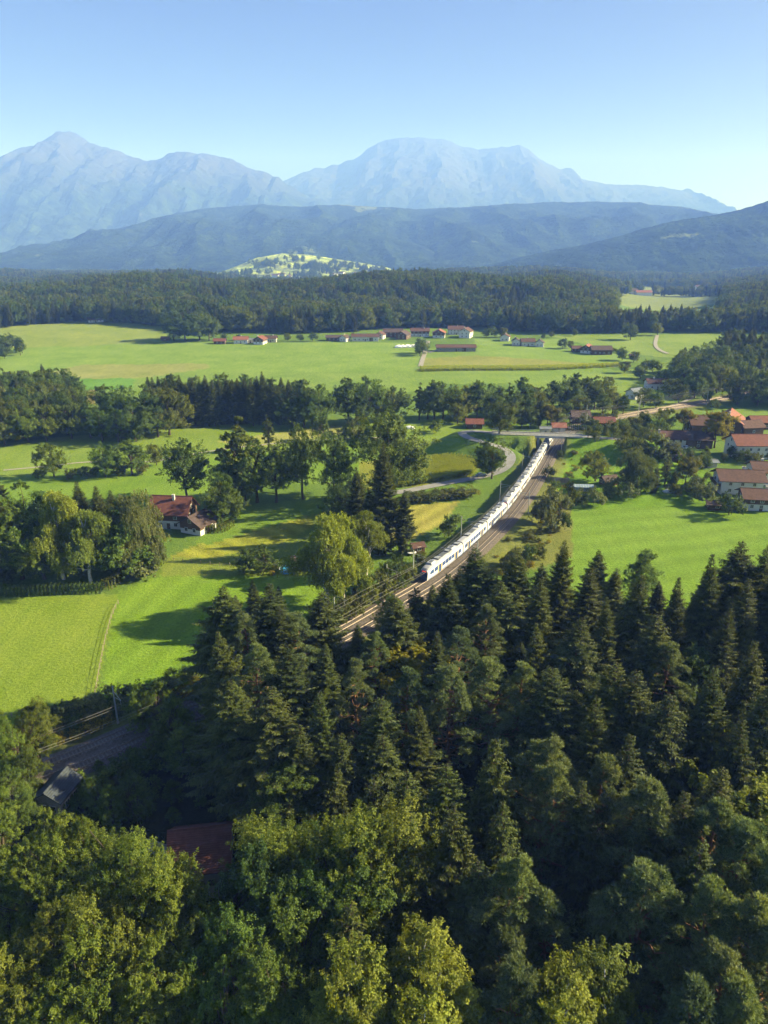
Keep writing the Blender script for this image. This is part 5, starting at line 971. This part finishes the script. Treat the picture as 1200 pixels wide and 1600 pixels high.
house(942, 668, -4, 10, 7, 3.6, 30, T_RED, W_WOOD, 'brown shed with a red roof just beyond the bridge', name='shed', cat='shed', chim=0, wins=1); house(905, 660, -2, 9, 8, 4.2, 30, T_DARK, W_WOOD, 'dark roofed hut in the trees behind the bridge', name='shed', cat='shed', chim=0, wins=1)
house(1024, 607, -3, 13, 9, 4.4, 28, T_BROWN, W_WHITE, 'white house with brown roof under the wooded rise', chim=1, wins=3); house(992, 622, 30, 9, 8, 4.2, 28, T_GREY, W_WHITE, 'small white gabled house left of the service road', chim=0, wins=2); house(1068, 606, 0, 11, 8, 4.5, 28, T_BROWN, W_WHITE, 'white house half hidden by trees on the wooded rise', chim=1)
house(852, 673, -2, 4.5, 4, 3.0, 15, T_GREY, W_WHITE, 'small white hut standing beyond the bridge railing', name='hut', cat='hut', chim=0, wins=1, loc=(PZ(852, 664, 4)[0], PZ(852, 664, 4)[1], hz(*PZ(852, 664, 4)[:2]))); house(873, 672, -2, 6, 5, 3.0, 30, T_ORANGE, W_WHITE, 'tiny house with an orange roof beyond the bridge', chim=0, wins=1, loc=(PZ(873, 662, 4)[0], PZ(873, 662, 4)[1], hz(*PZ(873, 662, 4)[:2])))
house(1047, 716, 0, 0.1 + 6, 4, 2.4, 25, T_DARK, W_WOOD, 'dark open shed under the white farmhouse', name='shed', cat='shed', chim=0, wins=1)
house(741, 668, -3, 8, 6, 3.0, 30, T_RED, W_WOOD, 'red brown hut beside the bend of the lane near the bridge', name='hut', cat='hut', chim=0, wins=1)
# the village
for px, yb, yaw, L, W, ev, pt, rf, wl, up, lab, nm in [
    (407, 537, 80, 14, 11, 5.5, 28, T_RED, W_WHITE, W_WOOD, 'red roofed gabled farmhouse at the left end of the village', 'house'), (424, 534, 0, 12, 9, 4.5, 28, T_BROWN, W_CREAM, None, 'low brown roofed house beside the leftmost farmhouse', 'house'), (377, 536, 5, 15, 10, 4.5, 28, T_ORANGE, W_WHITE, None, 'white house with an orange roof left of the village', 'house'), (344, 537, 0, 12, 8, 3.5, 28, T_RED, W_WOOD, None, 'low red roofed shed next to the round tree clump', 'shed'),
    (392, 535, 0, 7, 6, 3.2, 25, T_GREY, W_CREAM, None, 'grey garage beside the orange roofed house', 'garage'), (259, 532, 0, 8, 6, 2.6, 30, T_RED, W_WOOD, None, 'tiny red roofed hut left of the round tree clump', 'hut'), (150, 503, 20, 18, 11, 5, 30, T_BROWN, W_WHITE, W_WOOD, 'farmhouse at the edge of the far wood on the hill', 'house'),
    (522, 532, 0, 17, 10, 4.0, 22, T_DARK, W_WOOD, None, 'dark low barn left of the long white building', 'barn'), (539, 533, 60, 9, 9, 4.5, 28, T_DARK, W_WHITE, None, 'small white gabled house between the dark barn and the long building', 'house'), (571, 532, 0, 30, 11, 5.0, 24, T_BROWN, W_WHITE, None, 'long white stable with a brown roof in the village', 'barn'), (594, 529, 75, 12, 10, 5.2, 28, T_BROWN, W_WHITE, None, 'white gable end at the right of the long stable', 'house'),
    (614, 526, 0, 22, 13, 6.0, 28, T_DARK, W_WOOD, None, 'big dark boarded barn in the middle of the village', 'barn'), (630, 529, 70, 16, 13, 5.5, 28, T_DARK, W_WOOD, None, 'dark barn gable facing the fields', 'barn'), (656, 525, 0, 21, 12, 6.5, 26, T_BROWN, W_WHITE, W_WOOD, 'large farmhouse with boarded upper floor above the lane', 'house'), (686, 527, 82, 18, 14, 6.0, 26, T_ORANGE, W_WHITE, W_WOOD, 'farmhouse with its pale roofed gable to the fields', 'house'),
    (712, 522, 0, 18, 13, 6.5, 28, T_BROWN, W_WHITE, None, 'white farmhouse body behind the right gable of the village', 'house'), (728, 527, 70, 17, 13, 7.5, 30, T_BROWN, W_WHITE, None, 'tall white gabled farmhouse at the right of the village', 'house'), (712, 548, 0, 40, 12, 4.2, 20, T_BROWN, W_GREY, None, 'very long grey barn in the field below the village', 'barn'), (789, 532, 75, 12, 10, 5, 28, T_BROWN, W_WHITE, None, 'white gabled house on its own right of the village', 'house'),
    (806, 539, 80, 11, 9, 5, 30, T_DARK, W_WHITE, None, 'leftmost of the three white gabled houses in the dip', 'house'), (824, 540, 0, 14, 10, 5, 28, T_BROWN, W_WHITE, None, 'white house in the middle of the three in the dip', 'house'), (843, 541, 75, 10, 9, 4.6, 30, T_DARK, W_WHITE, None, 'smallest of the three white gabled houses in the dip', 'house'), (917, 551, 60, 13, 11, 5.5, 28, T_ORANGE, W_WHITE, W_WOOD, 'farmhouse with a bright roof right of the maize', 'house'), (938, 553, 0, 20, 12, 5, 28, T_DARK, W_WOOD, None, 'dark barn joined to the farm right of the maize', 'barn'), (900, 549, 0, 9, 8, 3.6, 28, T_BROWN, W_WOOD, None, 'brown shed left of the farm beyond the maize', 'shed'), (989, 560, 0, 6, 5, 3, 28, T_BROWN, W_WOOD, None, 'tiny brown hut by the bushes beyond the maize', 'hut')]:
    house(px, yb, yaw, L * 0.88, W * 0.86, ev * 0.86, pt, rf, wl, lab, name=nm, cat=nm, upper=up, chim=1 if nm == 'house' else 0, wins=max(1, int(L / 4.5)), gwins=2, gate=(nm == 'barn'))
ORDF = ['first', 'second', 'third', 'fourth', 'fifth', 'sixth', 'seventh']
# far farms
for px, Y_, L, rf, lab in [(1003, 1640, 34, T_ORANGE, 'far red roofed barn in the clearing beyond the wood'), (985, 1660, 22, T_DARK, 'far dark barn next to the red one beyond the wood'), (962, 1620, 20, T_BROWN, 'far farmhouse left of the clearing barns'), (1090, 1980, 26, T_BROWN, 'far farmhouse on the right of the distant clearing')]:
    x = (px - 600) * Y_ / 1145.0; house(0, 0, 0, L, 16, 7, 28, rf, W_WHITE, lab, chim=0, wins=3, pane=False, loc=(x, Y_, hz(x, Y_)), name='farmhouse', cat='farmhouse')
def on_mesh(o, px, py):
    d = Vector(ray(px, py)).normalized(); ok, loc, nn, ix = o.ray_cast(Vector((0, 0, CH)), d); return tuple(loc) if ok else None
bpy.context.view_layer.update()
for k, (px, py) in enumerate([(430, 433), (440, 431), (452, 434), (523, 431), (534, 429), (545, 433), (556, 430)]):
    q = on_mesh(MEADOW, px, py)
    if q: house(0, 0, k * 37, 24, 14, 7, 28, (T_BROWN, T_ORANGE)[k % 2], W_WHITE, ORDF[k] + ' of the tiny farms on the far sunny slope, from the left', chim=0, wins=3, pane=False, loc=q, name='farmhouse', cat='farmhouse')
# roofs in the shade at the bottom left
x, y, _ = PZ(318, 1345, -4.0); house(0, 0, 8, 8.5, 9, 4.2, 38, T_RED, W_WHITE, 'shaded house with a dark red tiled roof among the near trees', loc=(x, y, hz(x, y)), chim=0, over=0.6)
x, y, _ = PZ(118, 1298, -9.0); house(0, 0, 80, 5.5, 4.4, 3.4, 32, T_SLATE, W_GREY, 'gabled house with a slate roof in the shade below the line', loc=(x, y - 3, hz(x, y - 3)), chim=0, over=0.5)
for q in ((7, -2, 8), (10, -4, 9), (14, -3, 10)): tree('dk1', x + q[0], y - 3 + q[1], q[2], 'dark leafy tree shading the slate roofed house', 'tree', 'trees shading the slate roofed house')
lane([(180, 1330), (205, 1322), (240, 1330), (275, 1345)], 3.0, M_GRAVEL, 'pale yard path in the shade by the hidden houses')
# copses on the far meadow slope
def copses():
    r = np.random.RandomState(77); pts = []
    for px, py, n, sp in [(425, 415, 30, 40), (495, 420, 60, 40), (510, 427, 30, 25), (470, 409, 20, 30), (545, 419, 30, 30), (585, 426, 40, 30), (380, 432, 30, 30), (480, 434, 30, 30)]:
        q = on_mesh(MEADOW, px, py)
        if not q: continue
        for k in range(n):
            x, y = q[0] + r.normal() * sp * 1.2, q[1] + r.normal() * sp
            ok, loc, nn, ix = MEADOW.ray_cast(Vector((x, y, 2000)), Vector((0, 0, -1)))
            if ok: pts.append(tuple(loc))
    o = mass('far_copses', 'small dark copses on the far sunny slope', [(p[0], p[1]) for p in pts], ['br1', 'br2', 'sp1'], 18, 30, 5)
    o.data.vertices.foreach_set('co', np.array(pts, np.float32).ravel()); o.data.update()
copses()
# ================================================================== hedges, maize, fences and small things
def hedge(pts, w, hgt, mat, label, n=900, name='hedge', seed=1):
    L = catmull([G(*p)[:2] for p in pts], 1.0); r = np.random.RandomState(seed); N = rnorm(L); c = L.mean(0); z0 = hz(c[0], c[1]); e = empty(name, (c[0], c[1], z0), 0, label, 'hedge')
    k = r.randint(0, len(L), n * len(L) // 3); u = r.uniform(-1, 1, len(k)); v = r.rand(len(k)); f = r.rand(len(k)) < 0.5; u = np.where(f, np.sign(u) * r.uniform(0.85, 1.05, len(k)), u); v = np.where(f, v, r.uniform(0.9, 1.06, len(k)))
    hh = hgt * (1 + 0.10 * noise(k / 5.0, seed + 0.5)); P = np.stack([L[k, 0] - c[0] + N[k, 0] * u * w / 2, L[k, 1] - c[1] + N[k, 1] * u * w / 2, h(L[k, 0], L[k, 1]) - z0 + v * hh], 1) + r.normal(size=(len(k), 3)) * 0.10
    Nn = np.stack([N[k, 0] * u, N[k, 1] * u, np.where(f, 0.3, 1.0)], 1) + r.normal(size=(len(k), 3)) * 0.45; V, F = leaves(P, Nn, 0.34, 0.26, r); obj('foliage', mesh_np('foliage', V, F, mat, False, r.rand(len(k))), e)
    m = MB()
    for i in range(0, len(L) - 1, 2): m.tube([(L[i, 0] - c[0], L[i, 1] - c[1], -0.3), (L[i, 0] - c[0], L[i, 1] - c[1], hgt * 0.8)], 0.05, BARK, 4)
    m.build('stems', e)
hedge([(-40, 932), (40, 930), (95, 927), (158, 925)], 2.2, 2.6, L_BROAD, 'clipped dark hedge in front of the left grove', 700, seed=2); hedge([(166, 922), (180, 913), (192, 900)], 2.4, 2.8, L_BUSH, 'clipped light green hedge corner right of the left grove', 900, seed=3); hedge([(325, 832), (345, 831), (362, 822)], 2.0, 2.4, L_ALDER, 'bright clipped hedge in front of the red roofed house', 900, seed=4)
hedge([(880, 672), (930, 678), (985, 684)], 3.0, 3.2, L_BROAD, 'dark hedge along the small meadow right of the bridge', 500, seed=5)
def maize(pts, hgt, spacing, n, label, seed, lf):
    r = np.random.RandomState(seed); P2 = GP(pts); P = np.array(P2); x0, y0 = P.min(0); x1, y1 = P.max(0); X = r.uniform(x0, x1, n); Y = r.uniform(y0, y1, n); a = 0.5; u = X * math.cos(a) + Y * math.sin(a); v = -X * math.sin(a) + Y * math.cos(a)
    v = np.round(v / spacing) * spacing + r.normal(size=n) * spacing * 0.09; X = u * math.cos(a) - v * math.sin(a); Y = u * math.sin(a) + v * math.cos(a); ok = inpoly(X, Y, P2); X, Y = X[ok], Y[ok]; n = len(X); t = r.rand(n) ** 0.6
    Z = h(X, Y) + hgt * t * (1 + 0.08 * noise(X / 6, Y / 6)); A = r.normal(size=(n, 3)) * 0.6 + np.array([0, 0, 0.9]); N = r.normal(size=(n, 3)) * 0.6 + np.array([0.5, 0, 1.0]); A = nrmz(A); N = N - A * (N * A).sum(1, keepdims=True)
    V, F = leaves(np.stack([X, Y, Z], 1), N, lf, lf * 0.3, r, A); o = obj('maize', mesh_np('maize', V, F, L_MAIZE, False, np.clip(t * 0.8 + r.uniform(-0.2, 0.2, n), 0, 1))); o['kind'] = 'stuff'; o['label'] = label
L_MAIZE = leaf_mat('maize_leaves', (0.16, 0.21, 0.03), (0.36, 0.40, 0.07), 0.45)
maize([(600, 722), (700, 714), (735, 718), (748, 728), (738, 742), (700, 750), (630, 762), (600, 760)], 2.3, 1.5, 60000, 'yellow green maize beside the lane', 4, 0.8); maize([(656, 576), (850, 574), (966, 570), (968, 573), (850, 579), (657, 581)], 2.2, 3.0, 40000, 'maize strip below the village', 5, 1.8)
def fence(pts, gap, label, hgt=1.25, rails=2, sag=True):
    L = catmull([G(*p)[:2] for p in pts], 0.5); s = np.concatenate([[0], np.cumsum(np.linalg.norm(np.diff(L, axis=0), axis=1))]); rr2 = random.Random(label); p0 = (L[0, 0], L[0, 1], hz(*L[0])); e = empty('fence', p0, 0, label, 'fence'); pm = shared('post', lambda: MB().tube([(0, 0, -0.4), (0, 0, 1.0)], [0.09, 0.075], M_WOODP, 6).mesh('post')); P = []
    for d in np.arange(0, s[-1], gap):
        x = float(np.interp(d, s, L[:, 0])); y = float(np.interp(d, s, L[:, 1])); z = hz(x, y); o = obj('post', pm, e, (x - p0[0], y - p0[1], z - p0[2]), rr2.uniform(0, 6)); o.scale = (1, 1, hgt * rr2.uniform(0.88, 1.1)); o.rotation_euler = (rr2.uniform(-.06, .06), rr2.uniform(-.06, .06), 0); P.append((x - p0[0], y - p0[1], z - p0[2]))
    for k in range(rails): MB().tube([(x, y, z + hgt * (0.5 + 0.4 * k)) for x, y, z in P], 0.03, M_WOODP, 4, cap=False).build('rail', e)
fence([(146, 1108), (152, 1070), (163, 1010), (175, 965), (186, 942)], 2.6, 'wooden post fence between the pasture and the hay meadow'); fence([(-30, 1122), (40, 1120), (100, 1124), (142, 1112)], 3.0, 'low wire fence along the bottom of the left pasture', 1.1); fence([(258, 873), (300, 879), (350, 884), (375, 882)], 3.0, 'thin fence below the curved mown field', 1.0, 1); fence([(930, 690), (960, 688), (990, 692)], 3.0, 'garden fence on the small meadow right of the bridge', 1.1)
M_POOL = simple('pool_water', (0.05, 0.32, 0.55), 0.08, 0.15, 1.0, spec=0.8); M_POOLW = simple('pool_wall', (0.12, 0.32, 0.52), 0.5, 0.1); M_TARP = simple('white_tarpaulin', (0.75, 0.76, 0.78), 0.5, 0.1); M_CAR = simple('car_paint', (0.05, 0.08, 0.15), 0.25, 0.1, spec=0.6); M_TYRE = simple('tyre', (0.02, 0.02, 0.02), 0.9, 0.1); M_RIM = simple('rim', (0.4, 0.4, 0.42), 0.4, 0.1, metal=0.7); M_LAMP = simple('car_lamp', (0.6, 0.55, 0.5), 0.2, 0.1)
p = G(447, 893); e = empty('swimming_pool', p, 0, 'round blue garden pool by the hay meadow', 'pool'); m = MB(); m.tube([(0, 0, -0.2), (0, 0, 1.1)], 1.9, M_POOLW, 24, cap=False); m.tube([(0, 0, 1.1), (0, 0, -0.2)], 1.78, M_POOLW, 24, cap=False); m.build('pool_wall', e); m = MB(); m.poly([(1.77 * math.cos(k * math.pi / 12), 1.77 * math.sin(k * math.pi / 12), 0.9) for k in range(24)], M_POOL); m.build('water', e)
m = MB()
for k in range(24): a0, a1 = k * math.pi / 12, (k + 1) * math.pi / 12; m.poly([(1.75 * math.cos(a0), 1.75 * math.sin(a0), 1.12), (2.0 * math.cos(a0), 2.0 * math.sin(a0), 1.12), (2.0 * math.cos(a1), 2.0 * math.sin(a1), 1.12), (1.75 * math.cos(a1), 1.75 * math.sin(a1), 1.12)], M_TARP)
m.build('rim', e)
tb('bu2', 402, 897, 862, 'large dark bush left of the garden pool', 'bush', None, 1.3); tb('bu2', 385, 895, 868, 'smaller dark bush at the left end of the pool garden', 'bush'); tb('col', 453, 885, 868, 'little dark cypress behind the garden pool', wide=1.3); tb('bu1', 467, 895, 884, 'low yellow green bush right of the pool', 'bush', None, 1.3); tb('bu4', 425, 898, 892, 'flowering clump left of the pool', 'plant'); tb('bu1', 430, 890, 880, 'low bush behind the garden pool', 'bush', None, 1.2); tb('bu2', 480, 888, 868, 'dark bush between the pool and the big birch', 'bush', None, 1.2)
house(470, 884, 5, 5, 3.5, 2.2, 25, T_DARK, W_WOOD, 'dark garden shed behind the pool', name='shed', cat='shed', chim=0, wins=1, over=0.4); house(652, 862, 20, 3.8, 3.0, 2.1, 28, T_BROWN, W_WOOD, 'little allotment hut with a brown roof left of the train', name='hut', cat='hut', chim=0, wins=1, over=0.4)
p = G(643, 866); e = empty('trampoline', p, 0, 'pale round trampoline in the allotment left of the train', 'trampoline'); MB().tube([(0, 0, 0.75), (0, 0, 0.85)], 1.5, M_TARP, 20).build('jumping_mat', e)
for k in range(6): a0 = k * math.pi / 3; MB().tube([(1.4 * math.cos(a0), 1.4 * math.sin(a0), 0), (1.4 * math.cos(a0), 1.4 * math.sin(a0), 0.8)], 0.05, M_MAST, 5).build('leg', e)
def car(px, py, yaw, paint, label, s=1.0):
    p = G(px, py); e = empty('parked_car', (p[0], p[1], p[2] + 0.18), math.radians(yaw), label, 'car'); m = MB(); prof = [(-2.15, 0.35), (-2.2, 0.75), (-1.7, 0.92), (-1.0, 0.98), (0.9, 0.98), (1.9, 0.88), (2.15, 0.7), (2.15, 0.35)]
    for y0, y1 in ((-0.88, 0.88),):
        n = len(prof); b = len(m.v); m.v += [(x, y0, z) for x, z in prof] + [(x, y1, z) for x, z in prof]; k = m.mi(paint)
        for i in range(n): j = (i + 1) % n; m.f.append((b + i, b + n + i, b + n + j, b + j)); m.m.append(k)
        m.f += [tuple(b + i for i in range(n)), tuple(b + 2 * n - 1 - i for i in range(n))]; m.m += [k, k]
    m.build('body', e); MB().hexa([(-1.75, -0.84, 0.95), (1.0, -0.84, 0.95), (1.0, 0.84, 0.95), (-1.75, 0.84, 0.95), (-1.35, -0.66, 1.46), (0.35, -0.66, 1.46), (0.35, 0.66, 1.46), (-1.35, 0.66, 1.46)], M_PANE).build('cabin_glass', e); MB().hexa([(-1.32, -0.66, 1.465), (0.32, -0.66, 1.465), (0.32, 0.66, 1.465), (-1.32, 0.66, 1.465), (-1.2, -0.6, 1.52), (0.2, -0.6, 1.52), (0.2, 0.6, 1.52), (-1.2, 0.6, 1.52)], paint).build('roof', e)
    for x in (-1.35, 1.35):
        for y in (-0.82, 0.82): w = MB().tube([(x, y - 0.1, 0.33), (x, y + 0.1, 0.33)], 0.33, M_TYRE, 14).build('wheel', e); MB().tube([(x, y - 0.11, 0.33), (x, y + 0.11, 0.33)], 0.2, M_RIM, 10).build('rim', w)
    for y in (-0.6, 0.6): MB().box(2.12, 2.18, y - 0.18, y + 0.18, 0.6, 0.75, M_LAMP).build('headlight', e)
car(752, 745, 12, M_CAR, 'dark blue car on the lane below the bridge tree')
car(1073, 702, 5, M_TARP, 'white car in the yard of the white farmhouse'); car(655, 548, 80, M_CAR, 'dark car on the lane up to the village')
def stack(px, py, yaw, label):
    p = G(px, py); e = empty('timber_stack', p, math.radians(yaw), label, 'timber stack'); rr3 = random.Random(4)
    for r_ in range(6):
        for c in range(5): o = MB().box(-1.6, 1.6, -0.14, 0.14, 0, 0.3, M_WOODP).build('plank', e); o.location = (rr3.uniform(-.1, .1) + (3.4 if c % 2 else 0), -0.8 + c * 0.36, r_ * 0.33)
stack(869, 754, -3, 'stacked grey timber beside the rough bank right of the line')
def greenhouse(px, py, yaw, label):
    p = G(px, py); e = empty('greenhouse', p, math.radians(yaw), label, 'greenhouse'); M = M_PANE; m = MB(); m.box(-4.5, 4.5, -1.6, 1.6, 0, 0.5, M_CONC); m.build('base_wall', e)
    for k in range(9):
        for s in (-1, 1): o = MB().hexa([(-0.47, s * 1.55, 0.5), (0.47, s * 1.55, 0.5), (0.47, s * 1.5, 0.5), (-0.47, s * 1.5, 0.5), (-0.47, s * 1.55, 1.7), (0.47, s * 1.55, 1.7), (0.47, s * 1.5, 1.7), (-0.47, s * 1.5, 1.7)], M_GLASSH).build('pane', e); o.location = (-4 + k, 0, 0); o = MB().poly([(-0.47, s * 1.6, 1.7), (0.47, s * 1.6, 1.7), (0.47, 0, 2.5), (-0.47, 0, 2.5)], M_GLASSH).build('pane', e); o.location = (-4 + k, 0, 0)
    m = MB()
    for k in range(10): x = -4.5 + k; m.tube([(x, -1.6, 0.5), (x, -1.6, 1.7), (x, 0, 2.52), (x, 1.6, 1.7), (x, 1.6, 0.5)], 0.035, M_FRAME, 4)
    m.build('frame', e)
M_GLASSH = simple('greenhouse_glass', (0.25, 0.33, 0.38), 0.15, 0.15, 1.0, spec=0.7); greenhouse(908, 766, -4, 'low glass greenhouse beside the dark hut')
def bundle(px, py, L, W, hh, label, name, cat):
    p = G(px, py); r = np.random.RandomState(int(px)); m = MB(); n = 7; b = 0
    for i in range(n):
        for j in range(6):
            x = -L / 2 + L * i / (n - 1); y = -W / 2 + W * j / 5; m.v.append((x + r.normal() * 0.06, y + r.normal() * 0.06, hh * (math.sin(math.pi * (0.08 + 0.84 * i / (n - 1))) * math.sin(math.pi * (0.08 + 0.84 * j / 5))) ** 0.5 * r.uniform(0.85, 1.1)))
    for i in range(n - 1):
        for j in range(5): a = i * 6 + j; m.f.append((a, a + 6, a + 7, a + 1)); m.m.append(m.mi(M_TARP))
    for ring in ([i * 6 for i in range(n)] + [(n - 1) * 6 + j for j in range(1, 6)] + [i * 6 + 5 for i in range(n - 2, -1, -1)] + [j for j in range(4, 0, -1)],):
        k = len(m.v); m.v += [(m.v[q][0], m.v[q][1], -0.1) for q in ring]
        for t in range(len(ring)): u = (t + 1) % len(ring); m.f.append((ring[t], ring[u], k + u, k + t)); m.m.append(m.mi(M_TARP))
    o = m.build(name); o.location = p; tag(o, label, cat)
bundle(1043, 769, 3.2, 2.2, 1.1, 'crumpled white tarpaulin on the edge of the right meadow', 'tarpaulin', 'tarpaulin'); bundle(640, 670, 5.0, 2.2, 1.6, 'white covered load on the meadow left of the lone bush', 'covered_load', 'load')
for k, px in enumerate((622, 629, 637, 645, 651)): bundle(px, 543 - k * 0.3, 6.5, 5.5, 2.6, ['leftmost', 'second', 'middle', 'fourth', 'rightmost'][k] + ' of the pale silage heaps below the village', 'silage_heap', 'silage heap')
p = at_s(s_at(862), 9.5); e = empty('signal_box', (p[0], p[1], hz(p[0], p[1])), 0.6, 'white relay cabinet right of the tracks by the bridge', 'cabinet'); MB().box(-0.7, 0.7, -0.45, 0.45, 0, 1.7, M_TARP).build('body', e); MB().hexa([(-0.8, -0.55, 1.7), (0.8, -0.55, 1.7), (0.8, 0.55, 1.7), (-0.8, 0.55, 1.7), (-0.8, -0.55, 1.78), (0.8, -0.55, 1.78), (0.8, 0.55, 1.86), (-0.8, 0.55, 1.86)], M_MAST).build('lid', e); MB().box(-0.6, 0.6, -0.48, -0.46, 0.15, 1.55, M_FRAME).build('door', e)
# labels that tell like neighbours apart by their order in the row
ORD = 'second third fourth fifth sixth seventh eighth ninth tenth eleventh twelfth thirteenth fourteenth fifteenth sixteenth seventeenth eighteenth nineteenth twentieth twenty-first twenty-second twenty-third twenty-fourth twenty-fifth twenty-sixth twenty-seventh twenty-eighth twenty-ninth thirtieth'.split()
sets = {}
for o in COL.objects:
    if o.parent is None and o.get('group') and o.get('label'): sets.setdefault((o['label'], o['group']), []).append(o)
for (lab, grp), L in sets.items():
    if 2 <= len(L) <= 30 and len(lab.split()) <= 13:
        L.sort(key=lambda o: proj(o.location.x, o.location.y, o.location.z)[0])
        for k, o in enumerate(L): o['label'] = lab + (', leftmost of them' if k == 0 else ', rightmost of them' if k == len(L) - 1 else ', %s from left' % ORD[k - 1])
print('TRIS', sum(len(m_.polygons) * 2 for m_ in bpy.data.meshes), 'OBJ', len(bpy.data.objects))
